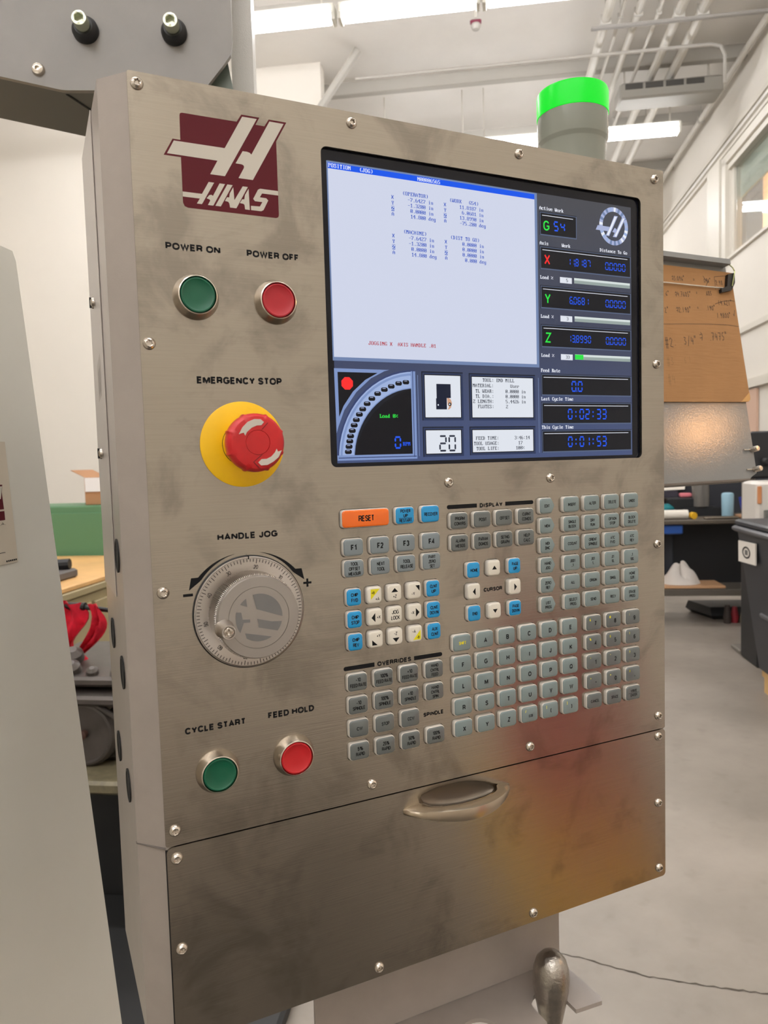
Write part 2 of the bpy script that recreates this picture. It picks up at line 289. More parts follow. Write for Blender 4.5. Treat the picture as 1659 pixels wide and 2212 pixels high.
# ================================================================== ROOM (its own axes: r right, d deep, z up from the camera's foot)
YAW = math.radians(-32.936)
DU = Vector((math.cos(YAW), math.sin(YAW), 0)); DV = Vector((-math.sin(YAW), math.cos(YAW), 0))
def RM(r, d, z): return Vector((CAM.x, CAM.y, 0)) + DU*r + DV*d + Vector((0, 0, z))
class RB(MB):
    """builder whose input points are room coordinates"""
    def mesh(s, name, origin=(0, 0, 0), smooth=35):
        s.v = [tuple(RM(*p)) for p in s.v]; return MB.mesh(s, name, origin, smooth)
def struct(name, mb, parent=None, **kw):
    o = obj(name, mb, parent, **kw)
    if parent is None: o['kind'] = 'structure'
    return o
M_floor = bpy.data.materials.new('worn_concrete'); M_floor.use_nodes = True
def build_floor_mat(m):
    nt = m.node_tree; L = nt.links; b = nt.nodes['Principled BSDF']
    tc = nt.nodes.new('ShaderNodeTexCoord')
    a = nt.nodes.new('ShaderNodeTexNoise'); a.inputs['Scale'].default_value = 1.1; a.inputs['Detail'].default_value = 8; a.inputs['Roughness'].default_value = .62; L.new(tc.outputs['Object'], a.inputs['Vector'])
    c = nt.nodes.new('ShaderNodeTexNoise'); c.inputs['Scale'].default_value = 9; c.inputs['Detail'].default_value = 6; L.new(tc.outputs['Object'], c.inputs['Vector'])
    r = nt.nodes.new('ShaderNodeValToRGB'); e = r.color_ramp.elements
    e[0].position = .3; e[0].color = (*lin((124, 115, 105)), 1); e[1].position = .68; e[1].color = (*lin((156, 146, 135)), 1)
    L.new(a.outputs[0], r.inputs[0])
    r2 = nt.nodes.new('ShaderNodeValToRGB'); e = r2.color_ramp.elements; e[0].position = .28; e[0].color = (.62, .6, .57, 1); e[1].position = .42; e[1].color = (1, 1, 1, 1)
    L.new(c.outputs[0], r2.inputs[0])
    mx = nt.nodes.new('ShaderNodeMix'); mx.data_type = 'RGBA'; mx.blend_type = 'MULTIPLY'; mx.inputs[0].default_value = .3
    L.new(r.outputs[0], mx.inputs[6]); L.new(r2.outputs[0], mx.inputs[7]); L.new(mx.outputs[2], b.inputs['Base Color'])
    b.inputs['Roughness'].default_value = .42
build_floor_mat(M_floor)
M_wall = mat('white_wall', (226, 220, 210), rough=.8, vary=.02, vscale=1)
M_ceil = mat('painted_ceiling', (226, 222, 216), rough=.85, vary=.06, vscale=.8)
M_trim = mat('white_trim', (214, 208, 196), rough=.5)
M_pipe = mat('painted_pipe', (206, 201, 191), rough=.5)
R0, R1, D0, D1, ZC = -6.0, 3.0, -7.0, 14.0, 6.0
fl = struct('floor', RB().box((R0, D0, -.1), (R1, D1, 0), M_floor))
cr = RB(); pts = [(-.55, 2.42), (-.1, 2.27), (.2, 2.195), (.3, 2.165), (.36, 2.14), (.443, 2.112), (.52, 2.10), (.6, 2.085), (.68, 2.08), (.753, 2.068), (.9, 2.05), (1.2, 2.03), (1.6, 1.93)]
L0 = []
for i in range(len(pts)-1):
    for k in range(5):
        t = k/5; L0.append((pts[i][0]*(1-t)+pts[i+1][0]*t + random.uniform(-.003, .003), pts[i][1]*(1-t)+pts[i+1][1]*t+random.uniform(-.004, .004)))
wd = [random.uniform(.0018, .0042) for _ in L0]
cr.loops([[(x, y-w_, .0006) for (x, y), w_ in zip(L0, wd)], [(x, y+w_, .0006) for (x, y), w_ in zip(L0, wd)]], mat('crack_dark', (70, 63, 54), rough=.9), False, False, closed=False)
obj('crack', cr, fl)
struct('ceiling', RB().box((R0, D0, ZC), (R1, D1, ZC+.1), M_ceil))
struct('wall_left', RB().box((R0-.1, D0, 0), (R0, D1, ZC), M_wall))
struct('wall_front', RB().box((R0-.1, D0-.1, 0), (R1+.1, D0, ZC), M_wall))
struct('wall_back', RB().box((R0-.1, D1, 0), (R1+3.1, D1+.1, ZC), M_wall))
struct('wall_partition', RB().box((R0, 8.5, 0), (-1.72, 8.7, ZC), M_wall))
# right wall with an upper interior window (deep 5.2 .. 9.56, height 3.83 .. 4.93)
wr = RB()
wr.box((R1, D0, 0), (R1+.15, D1, 3.83), M_wall); wr.box((R1, D0, 4.93), (R1+.15, D1, ZC), M_wall)
wr.box((R1, D0, 3.83), (R1+.15, 5.2, 4.93), M_wall); wr.box((R1, 9.60, 3.83), (R1+.15, D1, 4.93), M_wall)
struct('wall_right', wr)
wf = RB()
for a, b in (((R1-.05, 9.60, 3.78), (R1+.1, 9.74, 4.98)), ((R1-.05, 5.1, 4.93), (R1+.1, 9.74, 5.03)), ((R1-.03, 5.1, 3.80), (R1+.12, 9.6, 3.83)), ((R1+.02, 9.50, 3.83), (R1+.1, 9.60, 4.93)), ((R1-.02, 5.2, 4.86), (R1+.1, 9.6, 4.93))): wf.box(a, b, M_trim)
wn = struct('window_1', wf)
obj('window_pane', RB().box((R1+.05, 5.2, 3.83), (R1+.06, 9.5, 4.86), mat('pane_glass', (250, 255, 252), rough=.02, trans=1.0, spec=.6)), wn)
for i, (z, h, o) in enumerate(((5.20, .05, .05), (2.85, .06, .03), (2.20, .10, .05), (5.06, .05, .04))):
    struct('trim_%d' % (i+1), RB().box((R1-o, D0, z), (R1, D1, z+h), M_trim))
struct('trim_5', RB().box((R1-.02, 10.32, 2.9), (R1, 10.36, 5.2), mat('seam_grey', (150, 144, 134), rough=.8)))
struct('trim_6', RB().box((R1-.06, 9.80, 2.2), (R1, 10.3, 5.06), M_trim))
obj('roller_blind', RB().box((R1+.10, 5.25, 4.49), (R1+.12, 9.5, 4.86), mat('blind_pale', (214, 222, 212), rough=.8)), wn)
# the room seen through the window: warm plank ceiling, dark column
M_beige = mat('warm_board', (226, 194, 156), rough=.8, vary=.05, vscale=2)
nr = RB(); nr.box((R1+.15, 13.5, 3.2), (R1+3.0, 13.6, 6.5), M_beige); nr.box((R1+3.0, 4, 3.2), (R1+3.1, D1, 7), M_beige); nr.box((R1+.15, 4, 6.4), (R1+3.0, D1, 6.5), M_beige); nr.box((R1+.15, 4, 3.2), (R1+3.0, D1, 3.25), M_beige)
nr.box((R1+.15, 3.9, 3.2), (R1+3.0, 4.0, 6.5), M_beige)
struct('wall_outer', nr)
struct('trim_7', RB().box((3.80, 11.4, 3.25), (4.02, 11.6, 6.4), mat('blue_grey_column', (112, 118, 126), rough=.7)))
# ceiling purlins (crosswise) and joists
for i, d in enumerate((3.2, 5.4, 7.4, 9.0, 10.6, 12.2)):
    struct('trim_%d' % (8+i), RB().box((R0, d, 5.86), (R1, d+.09, 6.0), mat('purlin_paint', (180, 176, 168), rough=.8)))

# ---- fluorescent fixtures, one thing per unit
M_tube = mat('fluorescent_glow', (255, 255, 255), emit=(252, 252, 255), es=TUBE_STRENGTH)
M_up = mat('added_uplight_glow', (255, 255, 255), emit=(252, 252, 255), es=TUBE_STRENGTH*.6)
M_fix = mat('fixture_white', (226, 224, 214), rough=.4)
def make_fixture(r, d, z=5.3, label='', group=None, name='fluorescent_light', length=1.2):
    o = thing(name, RM(r+length/2, d, z), label, 'light', group)
    b = RB(); b.box((r+.01, d-.075, z+.02), (r+length-.01, d+.075, z+.09), M_fix); obj('housing', b, o)
    b = RB(); b.loops([[(r+.04, d-.055, z+.02), (r+length-.04, d-.055, z+.02), (r+length-.04, d+.055, z+.02), (r+.04, d+.055, z+.02)],
                       [(r+.05, d-.042, z-.025), (r+length-.05, d-.042, z-.025), (r+length-.05, d+.042, z-.025), (r+.05, d+.042, z-.025)],
                       [(r+.06, d-.02, z-.04), (r+length-.06, d-.02, z-.04), (r+length-.06, d+.02, z-.04), (r+.06, d+.02, z-.04)]], M_tube); obj('diffuser', b, o)
    b = RB()
    for sg in (-1, 1): b.loops([[(r+.05, d+sg*.072, z+.066), (r+length-.05, d+sg*.072, z+.066), (r+length-.05, d+sg*.090, z+.05), (r+.05, d+sg*.090, z+.05)], [(r+.05, d+sg*.070, z+.080), (r+length-.05, d+sg*.070, z+.080), (r+length-.05, d+sg*.093, z+.057), (r+.05, d+sg*.093, z+.057)]], M_up)
    obj('added_uplight_strip', b, o)  # glowing strips added on top of the fixtures to brighten the ceiling
    for x in (r, r+length-.035):
        b = RB(); b.bbox((x, d-.065, z-.04), (x+.035, d+.065, z+.09), M_fix, .006); obj('end_cap', b, o)
    for x in (r+.12, r+length-.12):
        b = RB(); b.tube([(x, d, z+.09), (x, d, ZC)], .008, M_pipe, 6); obj('hanger_rod', b, o)
    return o
gaps = [-4.81, -3.59, -2.37, -1.145, .075, 1.295]
ordn = ['leftmost', 'second from the left', 'third from the left', 'middle', 'second from the right', 'rightmost']
for i, r in enumerate(gaps): make_fixture(r, 6.53, label=['long lit fluorescent unit hidden left in the near ceiling row', 'lit fluorescent unit left in the near ceiling row, behind the grey arm', 'lit fluorescent unit right beside the grey arm at the top of the picture', 'full lit fluorescent unit at top centre of the picture', 'lit fluorescent unit running out of the top edge above the beacon', 'lit fluorescent unit of the near row just above the picture'][i], group='near row of ceiling lights')
for i, r in enumerate((-1.24, -.02, 1.20)): make_fixture(r, 9.45, label=['far lit fluorescent unit hidden behind the top of the control panel', 'far lit fluorescent unit left of the green beacon, mostly hidden', 'far lit fluorescent unit ending right of the green beacon'][i], group='far row of ceiling lights')
for i, (d, row) in enumerate(((3.4, 'row over the control pendant'), (.4, 'row above the camera'), (-2.6, 'first row behind the camera'), (-5.4, 'last row behind the camera'))):
    for r, place in zip(gaps, ('at its left end', 'second from its left end', 'third from its left end', 'third from its right end', 'second from its right end', 'at its right end')):
        make_fixture(r, d, label='lit fluorescent unit of the %s, %s' % (row, place), group='ceiling lights above and behind the camera')
for i, r in enumerate((-3.6, -2.38, -1.16, .06, 1.28)): make_fixture(r, 12.6, label='lit fluorescent unit of the farthest ceiling row, hidden behind the pendant, number %d from the left' % (i+1) if 0 else 'lit fluorescent unit of the farthest ceiling row, hidden behind the pendant, ' + ('leftmost', 'second added from left', 'middle added one', 'second added from right', 'rightmost')[i], group='unseen row of lights added for the far right wall')  # unseen row, added to brighten the far part of the right wall
make_fixture(4.17, 12.6, 5.27, label='lit fluorescent unit seen through the upper window at right', group=None, length=2.4)
make_fixture(3.6, 7.0, 5.9, label='lit fluorescent unit in the room beyond the window, above the pane', group=None, length=2.0)
make_fixture(3.6, 9.6, 6.1, label='unseen fluorescent unit added to brighten the room beyond the window, near its middle', group=None, length=2.0)  # this and the next unit are added to brighten the beyond-window room
make_fixture(3.6, 11.6, 6.1, label='unseen fluorescent unit added to brighten the room beyond the window, near its far end', group=None, length=2.0)

# ---- pipes along the ceiling
for i, (r, rad, z, lab) in enumerate(((1.29, .045, 5.78, 'thick white conduit nearest the green beacon, leftmost of the ceiling bundle'), (1.43, .018, 5.8, 'thin white conduit second from the left in the ceiling bundle'),
        (1.60, .035, 5.82, 'white ceiling pipe third from the left in the bundle'), (1.795, .018, 5.8, 'thin white conduit in the middle of the ceiling bundle'), (1.985, .045, 5.78, 'thick white ceiling pipe second from the right in the bundle'),
        (2.207, .05, 5.78, 'thick white ceiling pipe, rightmost of the close bundle'), (2.895, .035, 5.8, 'white ceiling pipe running alone in the corner above the right wall'))):
    b = RB(); b.tube([(r, 2.0, z), (r, 13.9, z)], rad, M_pipe, 10); o = obj('ceiling_pipe', b, None, loc=RM(r, 8, z), label=lab, category='pipe'); 
    for d in (4.5, 7.85, 10.4, 12.8):
        c = RB(); c.box((r-rad-.006, d-.012, z-rad-.006), (r+rad+.006, d+.012, z+rad+.006), mat('clamp_grey', (190, 186, 178), rough=.6)); c.box((r-.006, d-.006, z+rad), (r+.006, d+.006, ZC), mat('clamp_grey', (190, 186, 178))); obj('clamp', c, o)
b = RB(); b.box((1.15, 7.82, 5.685), (2.95, 7.86, 5.71), mat('strut_grey', (150, 146, 140), rough=.6))
o = obj('strut_channel', b, None, loc=RM(2, 7.84, 5.7), label='thin grey strut crossing under the bundle of ceiling pipes', category='strut')
b = RB(); b.tube([(R1-.045, 2, 5.13), (R1-.045, 13.9, 5.13)], .03, M_pipe, 8); obj('wall_conduit', b, None, loc=RM(R1-.045, 8, 5.13), label='white conduit running along the right wall above the window', category='pipe')
b = RB(); b.tube([(-1.3, 8.35, 5.70), (2.42, 8.35, 5.70), (2.52, 8.35, 5.67), (2.56, 8.35, 5.58), (2.56, 8.35, 5.3)], .016, mat('purlin_paint', (180, 176, 168), rough=.8), 8); obj('ceiling_conduit', b, None, loc=RM(1, 8.35, 5.7), label='thin white conduit crossing the ceiling behind the beacon and bending down at right', category='pipe')
ac = thing('air_unit', RM(2.2, 9.1, 5.5), 'long grey air duct unit hanging under the far ceiling, right of the beacon', 'duct')
b = RB(); b.bbox((1.62, 8.96, 5.50), (2.74, 9.28, 5.68), mat('duct_grey', (150, 146, 138), rough=.7), .02); obj('duct_body', b, ac)
b = RB(); [b.box((1.68+i*.22, 8.95, 5.60), (1.87+i*.22, 8.96, 5.66), mat('grille_dark', (70, 68, 64), rough=.7)) for i in range(4)]; obj('grille', b, ac)
b = RB(); [b.tube([(x, 9.12, 5.66), (x, 9.12, ZC)], .012, M_pipe, 6) for x in (1.70, 2.62)]; obj('hanger_rod', b, ac)
st = thing('ceiling_alarm', RM(.02, 7.55, 5.6), 'small dark red and white alarm hanging from the ceiling left of the beacon', 'alarm')
b = RB(); b.bbox((-.035, 7.52, 5.70), (.075, 7.58, 5.735), mat('alarm_red', (120, 46, 66), rough=.5), .01); obj('red_cap', b, st)
b = RB(); b.lathe((.02, 7.55, 5.70), (0, 0, -1), [(.04, 0), (.05, .02), (.035, .05), (.012, .06)], mat('purlin_paint', (180, 176, 168), rough=.8), 16); obj('dome', b, st)
b = RB(); b.tube([(.02, 7.55, 5.76), (.02, 7.55, ZC)], .01, M_pipe, 6); obj('hanger_rod', b, st)
b = RB(); b.tube([(-1.75, 8.42, 5.42), (-1.25, 8.3, 5.98)], .045, mat('purlin_paint', (180, 176, 168), rough=.8), 8); obj('diagonal_brace', b, None, loc=RM(-1.6, 8.4, 5.5), label='slanted white brace under the ceiling beyond the grey arm', category='brace')

# ================================================================== CONTROL PENDANT
PEND = thing('control_pendant', (.1, .08, 1.07), 'stainless steel machine control pendant with screen, keypad, jog dial and green beacon', 'control panel')
HU0, HV1 = 0.0, 697.6
# housing: box .166 deep with 45 degree front edges on left and right
b = MB()
def hsec(z, t=0):
    x0, x1 = -.1425, .3460; w_, c_, D = .0175, .020, .166
    return [(x0+.0006, .0016, z), (x0-w_, c_, z), (x0-w_-.0, D, z), (x1+.012, D, z), (x1+.012, .016, z), (x1-.001, .0016, z), (x1-.006, .0016, z), (x1-.006, .013, z), (x0+.006, .013, z), (x0+.006, .0016, z)]
b.loops([hsec(1.0720), hsec(1.7685)], M_paint)
b.box((-.1365, .0016, 1.755), (.340, .013, 1.7685), M_paint); b.box((-.1365, .0016, 1.0720), (.340, .013, 1.0800), M_paint)
obj('housing', b, PEND, smooth=20)
b = MB(); b.loops([[(-.1608, .072, z), (-.1608, .168, z), (-.1603, .168, z), (-.1603, .072, z)] for z in (1.40, 1.77)], mat('cover_grey', (178, 170, 163), rough=.35)); rc = obj('rear_cover', b, PEND)
# seam ledge between the upper and lower body
b = MB(); b.loops([[(-.1430, -.0003, z), (-.1606, .0197, z), (-.1604, .023, z), (-.142, .003, z)] for z in (1.2236, 1.2243)], mat('seam_line_grey', (112, 104, 98), rough=.8)); obj('seam', b, PEND)
b = MB(); b.poly(P2(rect(-.4, 546, 1.2, 697), -.8), mat('recess_black', (20, 19, 18), rough=.7)); obj('gap_line', b, PEND, smooth=0)
# vent knockouts on the left flank
M_hole = mat('recess_black', (20, 19, 18), rough=.7)
for y, z in ((.052, 1.447), (.121, 1.425), (.052, 1.372), (.120, 1.288), (.052, 1.290), (.121, 1.340)):
    pass
for (y, z) in ((.0476, 1.4350), (.1190, 1.3620), (.0540, 1.3440), (.1190, 1.2640), (.0560, 1.2540)):
    b = MB(); b.lathe((-.1601, y, z), (-1, 0, 0), [(.0128, 0), (.0128, .0010), (.0108, .0010), (.0100, .0004)], M_hole, 28); obj('vent_hole', b, PEND, label='dark round knockout in the left flank')
# sticker residue
b = MB(); b.poly([(-.1609, .098, 1.5935), (-.1609, .128, 1.5865), (-.1609, .128, 1.556), (-.1609, .098, 1.560)], mat('faded_sticker', (176, 168, 160), rough=.6)); b.poly([(-.16095, .104, 1.584), (-.16095, .122, 1.580), (-.16095, .122, 1.560), (-.16095, .104, 1.564)], mat('faded_sticker_print', (150, 142, 136), rough=.6)); obj('sticker', b, PEND, label='small faded pale sticker on the left flank')

# ---- key table: group, u, v, w, h, face, lines, ink
FG = mat('key_grey', (122, 132, 136), rough=.22, coat=.4)
FA = mat('key_pale_grey', (120, 134, 134), rough=.25, coat=.4)
FD = mat('key_dark_grey', (98, 103, 102), rough=.22, coat=.5)
FB = mat('key_blue', (22, 142, 200), rough=.22, coat=.4)
FW = mat('key_white', (218, 212, 198), rough=.22, coat=.4)
FO = mat('key_orange', (238, 108, 14), rough=.22, coat=.4)
FBODY = mat('key_body', (200, 194, 184), rough=.4)
INK = mat('key_ink', (16, 17, 19), rough=.5, spec=.2); YINK = mat('yellow_ink', (226, 214, 20), rough=.45)
KEYS = []
def K(u, v, w_, h_, face, lines, **k): KEYS.append((u, v, w_, h_, face, lines, k))
c1 = (153.2, 176.2, 199.6, 223.2)
K(164.8, 313.4, 40.3, 13.2, FO, ['RESET'], cap=4.9, label='orange RESET key'); K(199.6, 313.4, 16.2, 13, FB, ['POWER', 'UP', 'RESTART'], cap=3.0, line=2, label='blue POWER UP RESTART key'); K(223.1, 313.4, 16.2, 13, FB, ['RECOVER'], cap=3.0, label='blue RECOVER key')
for u, s in zip(c1, ('F1', 'F2', 'F3', 'F4')): K(u, 336, 16.3, 12.8, FG, [s], cap=4.7)
for u, s in zip(c1, (['TOOL', 'OFFSET', 'MEASUR'], ['NEXT', 'TOOL'], ['TOOL', 'RELEASE'], ['PART', 'ZERO', 'SET'])): K(u, 352.8, 16.3, 12.8, FG, s, cap=3.0)
c2 = (152.4, 170.3, 188.1, 206.3, 224.0)
for v, row in zip((375.8, 393.7, 411.8), ((['CHIP', 'FWD'], '+B', '+Z', '-Y', ['CLNT', 'UP']), (['CHIP', 'STOP'], '+X', 'JL', '-X', ['CLNT', 'DOWN']), (['CHIP', 'REV'], '+Y', '-Z', '-A', ['AUX', 'CLNT']))):
    for u, s in zip(c2, row):
        if isinstance(s, list): K(u, v, 12.0, 12.8, FB, s, cap=3.0, label='blue %s key' % ' '.join(s))
        else: K(u, v, 12.0, 12.8, FW, s, cap=3.0, label='white jog key')
c3 = (250.8, 273.7, 296.2, 319.3)
for v, row in zip((320.9, 339.7), ((['PRGRM', 'CONVRS'], ['POSIT'], ['OFFSET'], ['CURNT', 'COMDS']), (['ALARM', 'MESGS'], ['PARAM', 'DGNOS'], ['SETNG', 'GRAPH'], ['HELP', 'CALC']))):
    for u, s in zip(c3, row): K(u, v, 16.4, 12.8, FD, s, cap=3.0)
for (u, v, s) in ((263.9, 363.9, ['HOME']), (284.8, 363.9, 'up'), (306.2, 363.9, ['PAGE', 'UP']), (263.9, 382.4, 'left'), (306.2, 382.4, 'right'), (263.9, 401.4, ['END']), (284.8, 401.4, 'down'), (306.2, 401.4, ['PAGE', 'DOWN'])):
    K(u, v, 12.0, 12.6, FB if isinstance(s, list) else FW, s, cap=2.9, label=('blue %s key' % ' '.join(s)) if isinstance(s, list) else 'white cursor key with a black triangle')
for v, row in zip((444.4, 463.1, 482.0, 500.7), ((['-10', 'FEED RATE'], ['100%', 'FEED RATE'], ['+10', 'FEED RATE'], ['HAND', 'CNTRL', 'FEED']), (['-10', 'SPINDLE'], ['100%', 'SPINDLE'], ['+10', 'SPINDLE'], ['HAND', 'CNTRL', 'SPIN']), (['CW'], ['STOP'], ['CCW'], None), (['5%', 'RAPID'], ['25%', 'RAPID'], ['50%', 'RAPID'], ['100%', 'RAPID']))):
    for u, s in zip(c1, row):
        if s: K(u, v, 16.2, 13.2, FD, s, cap=3.0)
c4 = (250.8, 273.9, 296.8, 320.0, 343.2, 366.5)
for v, row in zip((425.3, 443.8, 462.1, 480.9, 499.7), ('*ABCDE', 'FGHIJK', 'LMNOPQ', 'RSTUVW', 'XYZ;()')):
    for u, s in zip(c4, row):
        if s == '*': K(u, v, 16.8, 13.4, FA, ['SHIFT'], cap=2.9, ink='y', label='grey SHIFT key with yellow print')
        elif s == ';': K(u, v, 16.8, 13.4, FA, ['EOB'], cap=2.5, dv=1.2, du=.8, sup='/')
        elif s == '(': K(u, v, 16.8, 13.4, FA, ['('], cap=4.0, sup='[')
        elif s == ')': K(u, v, 16.8, 13.4, FA, [')'], cap=4.0, sup=']')
        else: K(u, v, 16.8, 13.4, FA, [s], cap=4.3, du=.3, dv=.4)
c5 = (394.6, 418.6, 442.6)
for v, row in zip((425.3, 443.8, 462.1, 480.9, 499.7), ((('7', '&'), ('8', '@'), ('9', ':')), (('4', '%'), ('5', '$'), ('6', '!')), (('1', '*'), ('2', "'"), ('3', '?')), (('-', '+'), ('0', '='), ('.', '#')), (('CANCEL', ''), ('SPACE', ''), ('WRITE|ENTER', '')))):
    for u, (s, t) in zip(c5, row):
        if len(s) > 1: K(u, v, 17.0, 13.2, FD, s.split('|'), cap=2.9, line=1 if '|' in s else None)
        else: K(u, v, 17.0, 13.2, FD, [s], cap=4.4, sup=t, du=1.4, dv=.5)
c6 = (342.6, 369.9, 393.7, 417.5, 441.4)
for v, row in zip((312.9, 330.8, 348.6, 366.6, 384.5, 402.4), (('EDIT', 'INSERT', 'ALTER', 'DELETE', 'UNDO'), ('MEM', 'SINGLE|BLOCK', 'DRY|RUN', 'OPTION|STOP', 'BLOCK|DELETE'), ('MDI|DNC', 'COOLNT', 'ORIENT|SPINDLE', 'ATC|FWD', 'ATC|REV'), ('HAND|JOG', '.0001|.1', '.001|1.', '.01|10.', '.1|100.'), ('ZERO|RET', 'ALL', 'ORIGIN', 'SINGL', 'HOME|G28'), ('LIST|PROG', 'SELECT|PROG', 'SEND', 'RECV', 'ERASE|PROG'))):
    for i, (u, s) in enumerate(zip(c6, row)):
        K(u, v, 15.4 if i == 0 else 17.2, 13.2, FA, s.split('|'), cap=2.9, pent=(i == 0))
def key_outline(w_, h_, pent, grow=0.):
    if not pent: return rrect(0, 0, w_+grow, h_+grow, min(2.6, h_/2)+grow*.2, 4)
    a, b_ = (w_+grow)/2, (h_+grow)/2; pts = []
    for (x, y, r, a0, a1) in ((a*.42, -b_+2.0, 2.0, -90, -30), (a-1.4, 0, 1.4, -30, 30), (a*.42, b_-2.0, 2.0, 30, 90), (-a+2.4, b_-2.4, 2.4, 90, 180), (-a+2.4, -b_+2.4, 2.4, 180, 270)):
        for k in range(4):
            t = math.radians(a0+(a1-a0)*k/3); pts.append((x+r*math.cos(t), y+r*math.sin(t)))
    return pts[::-1]

# ---- steel faces (real openings for keys and screen)
def curve_plate(name, outer, holes, h0, h1, m):
    cu = bpy.data.curves.new(name, 'CURVE'); cu.dimensions = '2D'; cu.fill_mode = 'BOTH'; cu.extrude = (h1-h0)/2000.
    for pts in [outer]+holes:
        sp = cu.splines.new('POLY'); sp.points.add(len(pts)-1); sp.use_cyclic_u = True
        for p, (u, v) in zip(sp.points, pts): p.co = (u/1000., -v/1000., 0, 1)
    ob = bpy.data.objects.new(name, cu); me0 = bpy.data.meshes.new_from_object(ob)
    mb = MB(); i = mb.mi(m); hm = (h0+h1)/2
    mb.v = [tuple(W(v.co.x*1000, -v.co.y*1000, hm+v.co.z*1000)) for v in me0.vertices]
    mb.f = [list(p.vertices) for p in me0.polygons]; mb.m = [0]*len(mb.f)
    bpy.data.objects.remove(ob); bpy.data.curves.remove(cu); bpy.data.meshes.remove(me0)
    return mb
holes = []
for (u, v, w_, h_, face, lines, k) in KEYS: holes.append([(u+a, v+b_) for a, b_ in key_outline(w_, h_, k.get('pent'), 2.2)])
holes.append(rrect(298.75, 150.7, 320.8, 243.6, 5, 5))
FACE = obj('face_plate', curve_plate('face_plate', rrect(243.9, 271.9, 487.8, 543.8, 1.6, 3), holes, -1.5, 0, M_steel), PEND, smooth=0, label='upper brushed steel face plate')
DISH = [(208.9, 553.2), (210.0, 551.4), (217.9, 548.9), (226.8, 547.6), (245.5, 547.6), (256, 548.8), (264.7, 550.7), (274.0, 553.7), (279.4, 557.0), (283.0, 560.4), (283.7, 562.7), (281.6, 565.0), (272.1, 567.0), (260, 567.8), (248.8, 567.8), (233.7, 566.4), (219.0, 563.0), (211.5, 558.6)]
LOW = obj('lower_face_plate', curve_plate('lower_face_plate', rrect(244.2, 621.2, 487.6, 152.6, 4, 4), [DISH], -1.5, 0, M_steel), PEND, smooth=0, label='lower brushed steel plate with pull handle')
# dark tray behind the openings is the housing's own front
b = MB(); prism(b, rect(140, 300, 466, 512), -1.62, -1.52, M_hole); obj('keypad_backing', b, PEND)

